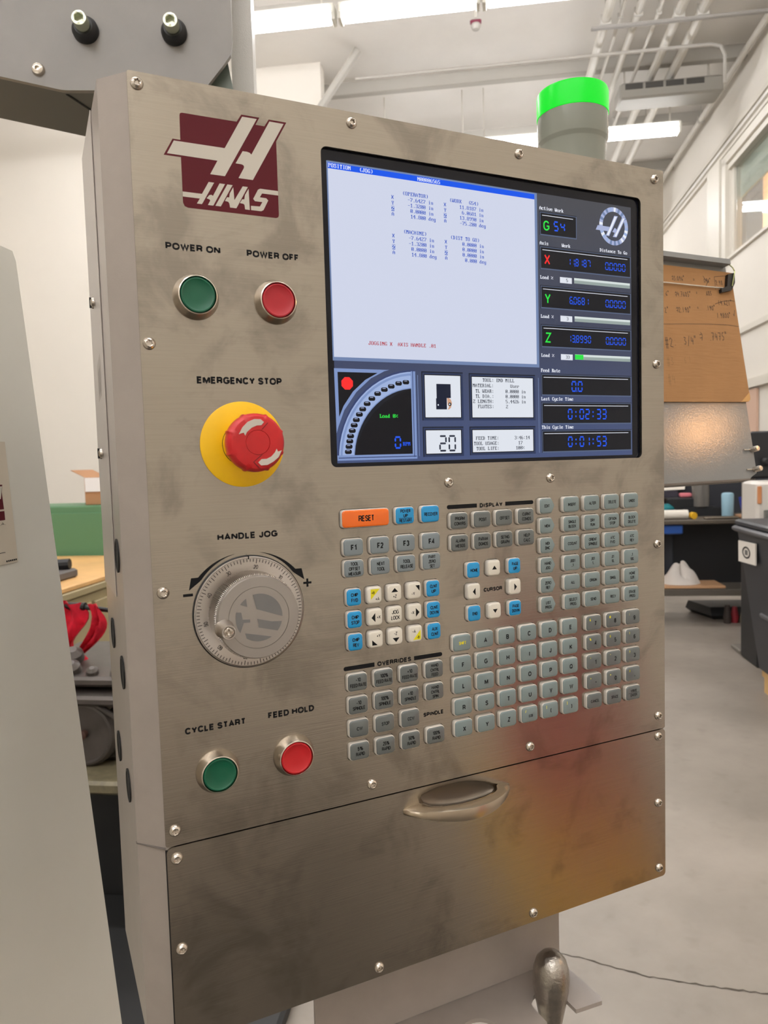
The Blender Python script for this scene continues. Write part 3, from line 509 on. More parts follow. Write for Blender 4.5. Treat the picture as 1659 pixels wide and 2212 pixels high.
# ---- keys
key_mesh = {}
def build_key(w_, h_, pent, face):
    b = MB(); O = W(0, 0)
    def lp(g, h): return [W(a, c, h) for a, c in key_outline(w_, h_, pent, g)]
    b.loops([lp(1.4, -1.5), lp(1.4, 2.2), lp(1.1, 3.0), lp(.2, 3.5)], FBODY)
    t = MB(); t.loops([lp(.35, 3.35), lp(.1, 3.9), lp(-.6, 4.3), lp(-2.0, 4.5)], face)
    return b.mesh('key', O, 50), t.mesh('key_top', O, 50)
for (u, v, w_, h_, face, lines, k) in KEYS:
    kk = (w_, h_, bool(k.get('pent')), face.name)
    if kk not in key_mesh: key_mesh[kk] = build_key(w_, h_, k.get('pent'), face)
    bm_, tm_ = key_mesh[kk]; loc = W(u, v)
    ko = link('key', bm_, PEND, loc)
    if isinstance(lines, list):
        nm = ' '.join(lines); ko['label'] = k.get('label') or 'grey key printed %s' % nm
    else: ko['label'] = k.get('label')
    link('key_top', tm_, ko, loc)
    L = MB(); H = 4.53; ink = YINK if k.get('ink') == 'y' else INK
    if isinstance(lines, list):
        cap = k['cap']; n = len(lines); pitch = cap*(1.42 if n < 3 else 1.28)
        if n == 3: cap *= .95
        du = k.get('du', .2); top = v+k.get('dv', 0)-(n-1)*pitch/2
        if k.get('pent'): du = -.6
        for i, s in enumerate(lines):
            c = cap*(1.1 if s in ('-10', '+10', '100%', '5%', '25%', '50%') else 1)
            ptext(L, s, ink, c, H, u=u+du, v=top+i*pitch+cap/2, sx=.86 if len(s) < 3 else .72, bold=.058 if len(s) < 3 else .044, maxw=w_-1.4)
        if k.get('line'):
            yy = top+(k['line']-.5)*pitch; L.poly(P2(rect(u-w_*.38, yy-.15, u+w_*.38, yy+.15), H), ink)
        if k.get('sup'): ptext(L, k['sup'], YINK, 2.5, H, u=u-w_*.28, v=v-h_*.16, bold=.035)
    else:
        def tri(pts, m): L.poly(P2([(u+a, v+c) for a, c in pts], H), m)
        if lines == 'JL':
            ptext(L, 'JOG', INK, 3.3, H, u=u, v=v-.7, sx=.75); ptext(L, 'LOCK', INK, 3.3, H, u=u, v=v+4.0, sx=.72, maxw=9.4)
        elif lines == 'up': tri([(-2.5, 1.2), (2.5, 1.2), (0, -2.2)], INK)
        elif lines == 'down': tri([(-2.5, -1.6), (2.5, -1.6), (0, 1.8)], INK)
        elif lines == 'left': tri([(-1.6, 0), (1.2, -3.2), (1.2, 3.2)], INK)
        elif lines == 'right': tri([(1.8, 0), (-1.0, -3.2), (-1.0, 3.2)], INK)
        elif lines == '+Z': tri([(-3.1, -.8), (3.1, -.8), (0, -4.2)], INK); ptext(L, '+Z', INK, 2.7, H, u=u, v=v+4.0)
        elif lines == '-Z': ptext(L, '-Z', INK, 2.7, H, u=u-.3, v=v-1.4); tri([(-3.1, .8), (3.1, .8), (0, 4.4)], INK)
        elif lines == '-Y': tri([(.8, -4.4), (4.6, -4.4), (4.6, .4)], INK); ptext(L, '-Y', INK, 2.7, H, u=u-1.4, v=v+3.6)
        elif lines == '+Y': ptext(L, '+Y', INK, 2.7, H, u=u+2.2, v=v-1.5); tri([(-3.6, .2), (-3.6, 4.6), (1.2, 4.6)], INK)
        elif lines == '+X': tri([(-3.6, .2), (-.2, -3.6), (-.2, 3.8)], INK); ptext(L, '+X', INK, 2.7, H, u=u+2.8, v=v+1.4, sx=.8)
        elif lines == '-X': ptext(L, '-X', INK, 2.7, H, u=u-2.4, v=v+1.4, sx=.8); tri([(4.0, .2), (.6, -3.6), (.6, 3.8)], INK)
        elif lines == '+B':
            tri([(-3.6, -5.0), (4.4, -5.0), (-3.6, 3.4)], YINK); ptext(L, '+B', INK, 2.2, H+.03, u=u-1.6, v=v-1.0); ptext(L, '+A', INK, 2.7, H, u=u+2.2, v=v+4.4)
        elif lines == '-A':
            tri([(4.6, -3.2), (4.6, 4.8), (-2.6, 4.8)], YINK); ptext(L, '-A', INK, 2.7, H, u=u-1.6, v=v-1.0); ptext(L, '-B', INK, 2.2, H+.03, u=u+2.2, v=v+4.0)
    if L.v: obj('key_print', L, ko, loc=loc, smooth=0)

# ---- screws
def screw_mesh():
    b = MB()
    def md(i, k, n): return (1+.22*math.cos(6*2*PI*k/n)) if i < 3 else 1
    b.lathe((0, 0, 0), (0, -1, 0), [(.0010, .0006), (.0017, .0007), (.0019, .0025), (.0024, .0027), (.0031, .0023), (.0040, .0013), (.0044, .0004), (.0044, -.0008)], M_screw, 36, md)
    return b.mesh('screw', (0, 0, 0), 30)
SM = screw_mesh()
for (u, v) in ((6.3, 8), (164.5, 8.2), (320.8, 8.6), (476.5, 9.2), (6.0, 182.5), (478.3, 182.8), (243.7, 288), (349.6, 288), (478.5, 357.5), (7, 357.8), (7, 532.4), (164.7, 532), (322.6, 531.2), (478.8, 530.0),
               (478.6, 551), (478.4, 619.4), (479.2, 687.5), (7.3, 553.5), (7.8, 622.6), (165.9, 689.4), (323.3, 688.8)):
    o = link('screw', SM, PEND, W(u, v)); o.rotation_euler = (0, random.uniform(0, 6.28), 0)
for z, y in ((1.6365, .118), (1.5135, .118)):
    b = MB(); b.lathe((-.1612, y, z), (-1, 0, 0), [(.0026, -.001), (.0026, .0005), (.0048, .0006), (.0046, .0022), (.0022, .0034)], M_screw, 20); b.box((-.1650, y-.0006, z-.0042), (-.1636, y+.0006, z+.0042), M_hole)
    obj('flank_screw', b, PEND)

# ---- printed lettering on the steel
def pr(name, fn, label=None):
    b = MB(); fn(b); o = obj(name, b, PEND, smooth=0)
    if label: o['label'] = label
HP = .06
BD = .088
pr('lettering', lambda b: ptext(b, 'POWER ON', M_black, 4.9, HP, v=116.8, u0=20.2, u1=58.6, bold=BD), 'black POWER ON lettering')
pr('lettering', lambda b: ptext(b, 'POWER OFF', M_black, 4.9, HP, v=116.8, u0=77.9, u1=117.9, bold=BD), 'black POWER OFF lettering')
pr('lettering', lambda b: ptext(b, 'EMERGENCY STOP', M_black, 5.2, HP, v=209.5, u0=37.6, u1=100.8, bold=BD), 'black EMERGENCY STOP lettering')
pr('lettering', lambda b: ptext(b, 'HANDLE JOG', M_black, 4.9, HP, v=323.3, u0=47.3, u1=92.9, bold=BD), 'black HANDLE JOG lettering')
pr('lettering', lambda b: ptext(b, 'CYCLE START', M_black, 4.9, HP, v=463.2, u0=17.5, u1=62.5, bold=BD), 'black CYCLE START lettering')
pr('lettering', lambda b: ptext(b, 'FEED HOLD', M_black, 4.9, HP, v=462.4, u0=79.9, u1=117.1, bold=BD), 'black FEED HOLD lettering')
pr('lettering', lambda b: ptext(b, 'DISPLAY', M_black, 3.7, HP, v=311.0, u0=273.9, u1=297.4, bold=BD), 'black DISPLAY lettering')
pr('lettering', lambda b: ptext(b, 'CURSOR', M_black, 3.5, HP, v=384.6, u0=276.2, u1=295.5, bold=BD), 'black CURSOR lettering')
pr('lettering', lambda b: ptext(b, 'OVERRIDES', M_black, 3.8, HP, v=435.2, u0=172.7, u1=203.7, bold=BD), 'black OVERRIDES lettering')
pr('lettering', lambda b: ptext(b, 'SPINDLE', M_black, 3.5, HP, v=484.7, u0=213.9, u1=233.3, bold=BD), 'black SPINDLE lettering')
def bar(b, u0, u1, v, left):
    pts = [(u0, v-1.75), (u1, v-1.75), (u1, v+1.75), (u0, v+1.75)]
    if left: arc = [(u0+1.75-1.75*math.sin(math.radians(a)), v+1.75*math.cos(math.radians(a))) for a in range(0, 181, 20)]; pts = [(u1, v-1.75), (u1, v+1.75)]+arc
    else: arc = [(u1-1.75+1.75*math.sin(math.radians(a)), v-1.75*math.cos(math.radians(a))) for a in range(0, 181, 20)]; pts = [(u0, v+1.75), (u0, v-1.75)]+arc
    b.poly(P2(pts, HP), M_black)
for u0, u1, v, l in ((241.3, 271.0, 309.0, True), (300.3, 330.3, 309.0, False), (143.0, 170.1, 433.3, True), (206.4, 233.3, 433.3, False)): pr('heading_bar', lambda b: bar(b, u0, u1, v, l))

# maroon emblem
def emblem(b):
    red = [(34.0, 24.2), (34.4, 22.9), (35.6, 22.3), (74.4, 22.1), (78.0, 16.5), (91.4, 16.5), (88.3, 22.0), (95.0, 22.0), (98.4, 16.6), (111.9, 16.6), (103.5, 31.5), (103.5, 84.4), (103.0, 86.0), (101.4, 86.8), (37.2, 86.8), (34.8, 86.0), (33.7, 83.6), (33.7, 52.7), (22.0, 52.7), (28.5, 41.0), (33.8, 41.0)]
    prism(b, red[::-1], .0, .08, M_maroon)
    for p in ([(24.3, 51.4), (29.3, 42.1), (64.9, 42.0), (78.6, 17.9), (89.4, 17.8), (64.2, 61.6), (53.7, 61.6), (59.3, 51.5)],
              [(72.4, 51.5), (77.9, 42.2), (81.0, 42.1), (83.2, 42.6), (84.3, 43.7), (98.9, 18.0), (109.7, 18.0), (84.7, 61.6), (74.1, 61.6), (78.4, 53.9), (78.5, 52.6), (77.7, 51.8), (76.2, 51.5)],
              [(33.7, 76.1), (47.2, 76.1), (52.3, 67.2), (56.2, 67.2), (46.9, 83.2), (43.3, 83.2), (45.6, 79.5), (33.7, 79.5)],
              [(50.4, 78.7), (52.4, 76.3), (53.9, 75.9), (55.0, 76.5), (60.1, 67.2), (64.0, 67.2), (54.9, 83.3), (51.1, 83.3), (52.9, 80.0), (52.4, 79.3)],
              [(56.4, 83.2), (65.7, 67.2), (69.5, 67.2), (60.3, 83.2)],
              [(63.5, 79.0), (65.1, 76.2), (66.7, 76.2), (67.2, 73.3), (69.9, 68.6), (70.4, 77.6), (76.9, 67.1), (80.7, 67.1), (71.6, 83.2), (67.0, 83.2), (66.6, 80.4), (65.8, 79.3)],
              [(74.3, 79.2), (76.2, 76.3), (77.7, 76.2), (78.3, 73.1), (81.2, 68.3), (81.5, 83.3), (78.0, 83.2), (77.7, 80.0), (76.8, 79.4)],
              [(84.4, 75.0), (88.2, 68.1), (89.8, 67.1), (103.5, 67.1), (103.5, 70.3), (91.2, 70.3), (89.4, 73.3), (94.2, 73.4), (95.7, 74.8), (91.8, 82.2), (90.0, 83.2), (82.5, 83.2), (82.5, 80.2), (89.2, 79.9), (91.2, 76.5), (85.6, 76.5)]):
        b.poly(P2(p, .12), M_white_ink)
pr('emblem', emblem, 'maroon HAAS emblem with a cream slanted H')

# ---- illuminated push buttons
def push_button(u, v, m, lab):
    b = MB(); panel_lathe(b, u, v, [(16.3, -.5), (16.3, .8), (15.4, 3.0), (14.2, 7.0), (13.6, 8.2), (12.9, 8.5), (12.6, 8.0), (12.5, 5.5)], M_chrome, 56)
    o = obj('push_button', b, PEND, loc=W(u, v)); o['label'] = lab
    g = MB(); panel_lathe(g, u, v, [(12.55, 5.6), (12.55, 5.7)], M_hole, 40); obj('gap_ring', g, o, loc=W(u, v))
    c = MB(); panel_lathe(c, u, v, [(12.2, 5.0), (12.2, 7.6), (11.8, 8.2), (11.0, 8.3), (10.2, 7.7), (5, 7.4), (1, 7.35)], m, 56); obj('button_cap', c, o, loc=W(u, v))
push_button(39.6, 148.5, M_green, 'green power on button in a nickel ring'); push_button(98.3, 148.5, M_red2, 'faded red power off button in a nickel ring')
push_button(39.9, 494.6, M_green, 'green cycle start button in a nickel ring'); push_button(99.0, 494.2, M_red, 'bright red feed hold button in a nickel ring')

# ---- emergency stop
EU, EV = 69.0, 253.4
b = MB(); panel_lathe(b, EU, EV, [(31.3, -.2), (31.3, .9), (31.0, 1.1), (15.6, 1.15)], M_yellow, 72)
ES = obj('emergency_stop', b, PEND, loc=W(EU, EV), label='red mushroom emergency stop on a yellow disc')
b = MB(); panel_lathe(b, EU, EV, [(15.5, 1.1), (15.5, 1.25), (15.2, 1.25)], M_hole, 60); obj('collar_gap', b, ES, loc=W(EU, EV))
b = MB(); panel_lathe(b, EU, EV, [(15.1, 1.0), (14.9, 9), (13.5, 21), (13.5, 26)], M_yellow, 56); obj('collar', b, ES, loc=W(EU, EV))
def grip(i, k, n):
    a = (k/n*8) % 1.0; t = max(0, 1-abs(a-.5)*9)
    return 1+.045*t if 1 <= i <= 5 else 1
b = MB(); panel_lathe(b, EU, EV, [(13.4, 25), (19.4, 26.5), (20.2, 28.5), (20.4, 33), (20.2, 36), (19.4, 38.8), (18.0, 40.4), (15.5, 41), (8.65, 41.1), (8.5, 40.6), (8.3, 40.6), (8.2, 41.1), (0.5, 41.15)], M_estop, 144, grip)
KN = obj('mushroom_knob', b, ES, loc=W(EU, EV))
for nm, pts in (('turn_arrow', [(-13.3, -5.8), (-11.8, -6.4), (-9.9, -6.8), (-8.9, -4.7), (-7.6, -7.3), (-4.2, -10.2), (-.4, -11.8), (2.8, -11.9), (4.8, -14.1), (2.6, -16.1), (-2.1, -16.2), (-6.8, -14.3), (-10.7, -10.5)]),
                ('turn_arrow', [(13.3, 4.7), (14.1, 6.7), (17.0, 5.8), (14.5, 10.6), (10.5, 13.7), (6.1, 15.9), (1.5, 16.1), (-.4, 14.0), (2.0, 11.7), (5.8, 11.6), (9.2, 10.0), (11.9, 7.2)])):
    b = MB(); prism(b, [(EU+x*.985, EV+y*.985) for x, y in pts][::-1], 40.9, 41.35, M_white_ink); obj(nm, b, ES, loc=W(EU, EV), smooth=0, label='cream arrow printed on the red knob')
b = MB()
for p, q in (((7.5, -13.4), (2.9, -8.7)), ((2.6, 8.3), (-3.7, 13.4)), ((-3.7, 13.4), (1.0, 18.0))): prism(b, line2((EU+p[0], EV+p[1]), (EU+q[0], EV+q[1]), .5), 41.0, 41.3, mat('dark_red', (110, 8, 12), rough=.5))
obj('knob_groove', b, ES, loc=W(EU, EV), smooth=0)

# ---- jog dial
JU, JV = 69.0, 378.0
b = MB(); panel_lathe(b, JU, JV, [(42.4, -.3), (42.4, .9), (41.9, 1.2)], M_dark, 96)
JD = obj('jog_dial', b, PEND, loc=W(JU, JV), label='silver jog hand wheel with numbered scale and crank knob')
b = MB(); panel_lathe(b, JU, JV, [(41.6, .5), (41.6, 2.4), (41.2, 2.9), (40.8, 3.0), (40.4, 2.6), (28, 2.7)], M_alu, 96); obj('scale_ring', b, JD, loc=W(JU, JV))
b = MB(); M_di = mat('scale_ink', (52, 46, 44), rough=.5)
for k in range(100):
    a = math.radians(3.6*k+9.0); r0 = 36.5 if k % 5 == 0 else 37.6
    p = (JU+r0*math.sin(a), JV-r0*math.cos(a)); q = (JU+39.9*math.sin(a), JV-39.9*math.cos(a)); b.poly(P2(line2(p, q, .5), 2.85), M_di)
for k in range(10):
    a = math.radians(9+36*(2-k)); s = str(10*k)
    rc_, rs = math.cos(a), math.sin(a); r_ = 32.3
    text(b, s, lambda x, y: W(JU+r_*rs+x*rc_+y*rs, JV-r_*rc_+x*rs-y*rc_, 2.9), M_di, 3.1, cx=0, sx=.85, bold=.01)
obj('scale_print', b, JD, loc=W(JU, JV), smooth=0)
b = MB(); prism(b, rect(JU-.35, JV-42.3, JU+.35, JV-39.6), 1, 3.3, M_black); obj('index_mark', b, JD, loc=W(JU, JV), smooth=0)
b = MB(); panel_lathe(b, JU, JV, [(30.6, 2.5), (30.6, 20.5), (29.6, 21.2)], M_alu, 300, lambda i, k, n: 1+(.026 if k % 2 else -.026)*(1 if i < 2 else 0)); obj('knurled_rim', b, JD, loc=W(JU, JV), smooth=20)
b = MB(); panel_lathe(b, JU, JV, [(29.9, 20.5), (29.9, 25.0), (29.3, 26.0), (22.4, 26.1), (22.3, 25.6), (22.1, 25.6), (22.0, 26.1), (.5, 26.15)], M_alu2, 96); obj('wheel_top', b, JD, loc=W(JU, JV), smooth=25)
b = MB()
def arcp(a0, a1, r=17.2, n=8): return [(JU+r*math.sin(math.radians(a0+(a1-a0)*i/n)), JV-r*math.cos(math.radians(a0+(a1-a0)*i/n))) for i in range(n+1)]
def off(*pts): return [(JU+x, JV+y) for x, y in pts]
b.poly(P2(arcp(-14, 93, n=14)+off((-1.8, -6.2)), 26.3), M_alud)
b.poly(P2(arcp(-52, -32, n=3)+off((-8.5, -8.5)), 26.3), M_alud)
b.poly(P2(arcp(150, 215, n=9)+off((-10.8, 10.2)), 26.3), M_alud)
b.poly(P2(arcp(110, 129, n=3)+off((-.6, 5.9), (-1.7, .8), (14.4, 5.6))[:2]+off((14.4, 5.9))[:0], 26.3), M_alud)
b.poly(P2(arcp(105, 130, n=4)+off((-.8, 7.2), (-1.0, 5.4), (.8, 3.2)), 26.31), M_alud)
b.poly(P2(arcp(236, 288, n=8)+off((-13.0, -5.0), (-12.2, .2), (-6.8, .6), (-6.8, 2.8), (-11.4, 2.6)), 26.3), M_alud)
obj('wheel_emblem', b, JD, loc=W(JU, JV), smooth=0, label='grey slanted H emblem in a circle')
b = MB(); panel_lathe(b, JU-25.2, JV+5.2, [(7.0, 25.4), (6.3, 27), (5.3, 29.5), (5.2, 38.6), (4.9, 39.4), (4.1, 39.4), (3.9, 37.5), (.5, 37.4)], M_alu, 40); CK = obj('crank_knob', b, JD, loc=W(JU, JV))
# knob screw is drawn with the knob's own mesh neighbour
b = MB(); panel_lathe(b, JU-25.2, JV+5.2, [(3.5, 37.3), (3.5, 38.2), (2.9, 38.7), (1.9, 38.8), (1.5, 38.2), (.9, 37.6), (.2, 37.5)], M_screw, 30, lambda i, k, n: 1+(.35*math.cos(4*2*PI*k/n) if i > 2 else 0)); obj('knob_screw', b, JD, loc=W(JU, JV))
# arrows, plus and minus
def jog_arrow(b, side):
    ro, N = 47.0, 14; outer = []; inner = []
    a0, a1 = 11.5, 52.0
    for i in range(N+1):
        t = i/N; a = math.radians(a0+(a1-a0)*t); outer.append(((44.9+2.0*t), a, 1)); inner.append(((44.9-1.0*t) if t > 0 else 44.9, a, 0))
    P = lambda r, a: (JU+side*r*math.sin(a), JV-r*math.cos(a))
    pts = [P(r, a) for r, a, _ in outer]+[(JU+side*42.0, JV-28.8), (JU+side*43.9, JV-20.0), (JU+side*36.2, JV-25.6)]+[P(r, a) for r, a, _ in reversed(inner)]
    b.poly(P2(pts, HP), M_black)
pr('arrow', lambda b: jog_arrow(b, -1)); pr('arrow', lambda b: jog_arrow(b, 1))
pr('minus_sign', lambda b: b.poly(P2(rect(20.8, 360.3, 27.8, 362.3), HP), M_black))
pr('plus_sign', lambda b: (b.poly(P2(rect(112.0, 360.0, 118.6, 361.7), HP), M_black), b.poly(P2(rect(114.5, 357.6, 116.1, 364.0), HP+.01), M_black)))

# ---- pull handle on the lower plate
b = MB(); L = []
for k, h in ((1.0, -1.4), (.98, -2.2), (.9, -3.8), (.6, -5.0), (.2, -5.3)):
    L.append([W(246+(x-246)*k, 557.5+(y-557.5)*k, h) for x, y in DISH])
b.loops(L, mat('dish_steel', (132, 122, 110), rough=.5, metal=1), cap0=False); obj('handle_dish', b, PEND, loc=W(246, 557), smooth=60, label='shallow dark finger dish behind the pull handle')
b = MB(); N = 28; L = []
for i in range(N+1):
    t = i/N; s_ = math.sin(PI*t); u = 192.5+106.5*t
    ho = 1.0+30.0*s_**.75; hi = -.4 if (u < 208 or u > 284) else min(ho-3, 22.0*math.sin(PI*(u-208)/76)**.45)
    th = 1.6+4.6*s_**.6; vc = 562.5-.0*t; vt = vc-th; vb = vc+th
    hb = hi if hi > 0 else -.4
    m_ = (hb+ho)/2
    L.append([W(u, vt, hb), W(u, vt-.2, m_), W(u, vt+1.2, ho-.8), W(u, vc, ho), W(u, vb-1.2, ho-.8), W(u, vb+.2, m_), W(u, vb, hb), W(u, vc, hb)])
b.loops(L, mat('handle_nickel', (196, 182, 162), rough=.28, metal=1)); obj('pull_handle', b, PEND, loc=W(245, 562), smooth=50, label='curved satin nickel pull handle')

# ---- screen
DB = mat('screen_bezel', (14, 16, 26), rough=.12, spec=.28)
b = MB(); prism(b, rrect(298.75, 150.7, 320.6, 243.4, 4.9, 5), -8, -3, DB)
DISP = obj('display', b, PEND, loc=W(298.7, 150.7, -3), label='lit display in a black bezel', smooth=0)
def H_(k): return -3+.02+.012*k
sm = bpy.data.materials.new('screen_backdrop'); sm.use_nodes = True; nt = sm.node_tree; bs = nt.nodes['Principled BSDF']
tc = nt.nodes.new('ShaderNodeTexCoord'); sx_ = nt.nodes.new('ShaderNodeSeparateXYZ'); nt.links.new(tc.outputs['Generated'], sx_.inputs[0])
rp = nt.nodes.new('ShaderNodeValToRGB'); rp.color_ramp.elements[0].color = (*lin((56, 74, 118)), 1); rp.color_ramp.elements[1].color = (*lin((56, 60, 70)), 1); e_ = rp.color_ramp.elements.new(.45); e_.color = (*lin((46, 56, 84)), 1)
nt.links.new(sx_.outputs[2], rp.inputs[0]); nt.links.new(rp.outputs[0], bs.inputs['Emission Color']); bs.inputs['Emission Strength'].default_value = 1; bs.inputs['Base Color'].default_value = (.002, .002, .003, 1); bs.inputs['Roughness'].default_value = .25
cW = screen('page', (206, 212, 232)); cBlue = screen('blue', (0, 84, 236)); cTxt = screen('text_blue', (44, 84, 190)); cLt = screen('light', (226, 232, 244)); cRedT = screen('text_red', (176, 48, 62))
cBk = screen('black', (22, 23, 29)); cBk2 = screen('deep', (14, 15, 22)); cFr = screen('frame', (84, 98, 126)); cFr2 = screen('frame_dark', (24, 27, 36)); cFr3 = screen('frame_mid', (112, 132, 172)); cSeg = screen('segment_blue', (26, 88, 240)); cGr = screen('green', (40, 226, 70))
cRd = screen('red', (250, 44, 44)); cBox = screen('paper', (222, 227, 236)); cTB = screen('text_black', (50, 56, 72)); cBar = screen('bar', (150, 164, 160)); cBar2 = screen('bar_light', (212, 222, 220)); cSil = screen('silver', (168, 178, 214)); cWh = screen('white', (232, 236, 246)); cGauge = screen('gauge', (126, 148, 196)); cGauge2 = screen('gauge_light', (156, 176, 218)); cGd = screen('gauge_dark', (50, 64, 108))
def scr(name, fn, label=None):
    b = MB(); fn(b); o = obj(name, b, DISP, loc=W(298.7, 150.7, -3), smooth=0)
    if label: o['label'] = label
scr('backdrop', lambda b: b.poly(P2(rect(144.8, 37.6, 449.8, 269.4), H_(0)), sm))
def page(b):
    b.poly(P2(rect(143.8, 38, 341.4, 189.4), H_(1)), cFr3)
    b.poly(P2(rect(144.9, 43.6, 338.7, 186.6), H_(2)), cW); b.poly(P2(rect(144.9, 39.2, 338.7, 43.6), H_(2)), cBlue)
    T = lambda s, u, v, m=cTxt: vga(b, s, u, v, m, H_(3))
    T('POSITION   (JOG)', 145.2, 39.7, cLt); T('N00006565', 222.6, 39.9, cLt)
    for (tu, tv, ttl, rows, ax) in ((208.7, 52.9, '(OPERATOR)', ('-7.6427 in', '-1.3200 in', ' 0.0000 in', ' 14.800 deg'), 198.5), (252.3, 53.0, '(WORK   G54)', ('11.8187 in', ' 6.0681 in', '13.8990 in', '-75.200 deg'), 246.8),
                                    (208.7, 83.0, '(MACHINE)', ('-7.6427 in', '-1.3200 in', ' 0.0000 in', ' 14.800 deg'), 198.4), (252.5, 83.1, '(DIST TO GO)', ('0.0000 in', '0.0000 in', '0.0000 in', ' 0.000 deg'), 246.9)):
        T(ttl, tu, tv)
        ru = 213.1 if ax < 200 else (261.8 if tv < 60 else 263.9)
        for i, (r_, a) in enumerate(zip(rows, 'XYZA')):
            T(r_, ru, tv+4.5+i*4.36)
            y = tv+4.2+i*4.36
            if a == 'Z': b.poly(P2(rect(ax-.2, y-.3, ax+2.4, y+3.6), H_(3)), cTxt); vga(b, a, ax, y, cLt, H_(4))
            else: T(a, ax, y)
    T('JOGGING X  AXIS HANDLE .01', 174.7, 173.2, cRedT)
scr('position_page', page, 'white page of axis positions')
def box(b, u0, v0, u1, v1, k=1, fill=None, line=True):
    b.poly(P2(rect(u0-.6, v0-.6, u1+.6, v1+.6), H_(k)), cFr2); b.poly(P2(rect(u0, v0, u1+.6, v1+.6), H_(k+1)), cFr); b.poly(P2(rect(u0+.6, v0+.6, u1-.2, v1-.4), H_(k+2)), fill or cBk)
    if line: b.poly(P2(rect(u0+2.4, v0+2.4, u1-3.4, v0+2.9), H_(k+3)), cWh)
def wk(b):
    vga(b, 'Active Work', 343.9, 48.4, cWh, H_(1), px=.302, bold=True); box(b, 344.4, 53.4, 384.6, 72.8)
    ptext(b, 'G', cGr, 8.6, H_(5), v=69.0, u0=348.0, u1=354.6, bold=.02); seg7(b, 'S4', 359.3, 59.8, 5.4, 8.8, 7.3, cSeg, H_(5), t=1.3)
scr('work_offset_readout', wk)
for (v0, nm, col, val, uu, ld, frac, dg) in ((83.3, 'X', cRd, '118187', 374.1, '5', 0, 2), (117.5, 'Y', cGr, '60681', 376.1, '3', 0, 1), (151.8, 'Z', cGr, '138990', 373.8, '33', .147, 2)):
    def ar(b):
        box(b, 344.2, v0, 448.6, v0+19.0)
        ptext(b, nm, col, 9.0, H_(5), v=v0+15.3, u0=348.5, u1=354.9, bold=.02)
        pt = 4.72; seg7(b, val, uu, v0+7.3, 3.7, 6.7, 4.6, cSeg, H_(5), t=.85); b.poly(P2(rect(uu+4.6*dg-.9, v0+13.3, uu+4.6*dg-.1, v0+14.4), H_(5)), cSeg)
        seg7(b, '00000', 418.1, v0+7.3, 4.2, 7.0, 5.1, cSeg, H_(5), t=.85); b.poly(P2(rect(422.6, v0+13.5, 423.4, v0+14.6), H_(5)), cSeg)
    scr('axis_readout', ar, '%s axis readout on the screen' % nm)
    def lb(b):
        vga(b, 'Load %', 343.7, v0+25.0, cWh, H_(1), px=.302, bold=True)
        b.poly(P2(rect(365.6, v0+24.9, 379.0, v0+30.1), H_(1)), cBox); vga(b, ld, 372.6 if len(ld) == 1 else 371.2, v0+26.0, cTB, H_(2), px=.28)
        b.poly(P2(rect(381.7, v0+24.6, 448.1, v0+29.4), H_(1)), cBar); b.poly(P2(rect(381.7, v0+24.6, 448.1, v0+26.6), H_(2)), cBar2)
        if frac: b.poly(P2(rect(381.7, v0+24.8, 381.7+66.4*frac, v0+29.2), H_(3)), cGr)
    scr('load_bar', lb)
def hd(b): 
    vga(b, 'Axis', 343.8, 78.6, cWh, H_(1), px=.302, bold=True); vga(b, 'Work', 368.1, 78.6, cWh, H_(1), px=.302, bold=True); vga(b, 'Distance To Go', 411.8, 78.5, cWh, H_(1), px=.298, bold=True)
scr('axis_heading', hd)
for (lv, t, v0, v1, s, u0, w_) in ((190.2, 'Feed Rate', 195.2, 213.6, '00', 377.2, 5.6), (215.5, 'Last Cycle Time', 220.4, 239.2, '0:02:33', 372.6, 5.4), (240.9, 'This Cycle Time', 245.6, 264.6, '0:01:53', 372.4, 5.4)):
    def rd(b):
        vga(b, t, 343.0, lv, cWh, H_(1), px=.302, bold=True); box(b, 343.6, v0, 448.4, v1)
        seg7(b, s, u0, v0+5.4, w_, 9.8, 6.72 if s != '00' else 7.2, cSeg, H_(5), t=1.25)
        if s == '00': b.poly(P2(rect(u0+5.7, v0+14.0, u0+6.7, v0+15.2), H_(5)), cSeg)
    scr('time_readout', rd)
def rl(b):
    b.poly(P2(rect(217.9, 198.9, 218.4, 265.4), H_(1)), cFr3); b.poly(P2(rect(339.9, 198.6, 340.4, 265.2), H_(1)), cFr3)
scr('divider_lines', rl)
def slogo(b):
    cu, cv, ro, ri = 428.9, 57.1, 17.3, 13.3; n = 40
    for k in range(n):
        a, c = 2*PI*k/n, 2*PI*(k+1)/n
        m = (cWh, cSil, cSil, cGauge2, cFr3)[(k*7+k//3) % 5]
        b.poly(P2([(cu+ro*math.sin(a), cv-ro*math.cos(a)), (cu+ro*math.sin(c), cv-ro*math.cos(c)), (cu+ri*math.sin(c), cv-ri*math.cos(c)), (cu+ri*math.sin(a), cv-ri*math.cos(a))], H_(1)), m)
    b.poly(P2([(407.3, 62.2), (409.7, 57.9), (424.2, 58.1), (429.5, 47.4), (433.9, 47.4), (423.2, 66.6), (419.1, 66.3), (421.4, 62.2)], H_(2)), cSil)
    b.poly(P2([(429.9, 48.2), (432.6, 48.0), (422.6, 65.8), (420.4, 65.6)], H_(3)), cWh)
    b.poly(P2([(427.0, 62.3), (429.7, 58.5), (431.2, 58.6), (432.4, 59.9), (439.2, 47.6), (443.4, 47.9), (432.2, 66.8), (427.6, 66.8), (430.0, 62.8)], H_(2)), cSil)
    b.poly(P2([(440.0, 48.6), (442.0, 48.6), (431.8, 66.0), (429.6, 66.0)], H_(3)), cWh)
scr('screen_emblem', slogo, 'silver slanted H in a ring on the screen')
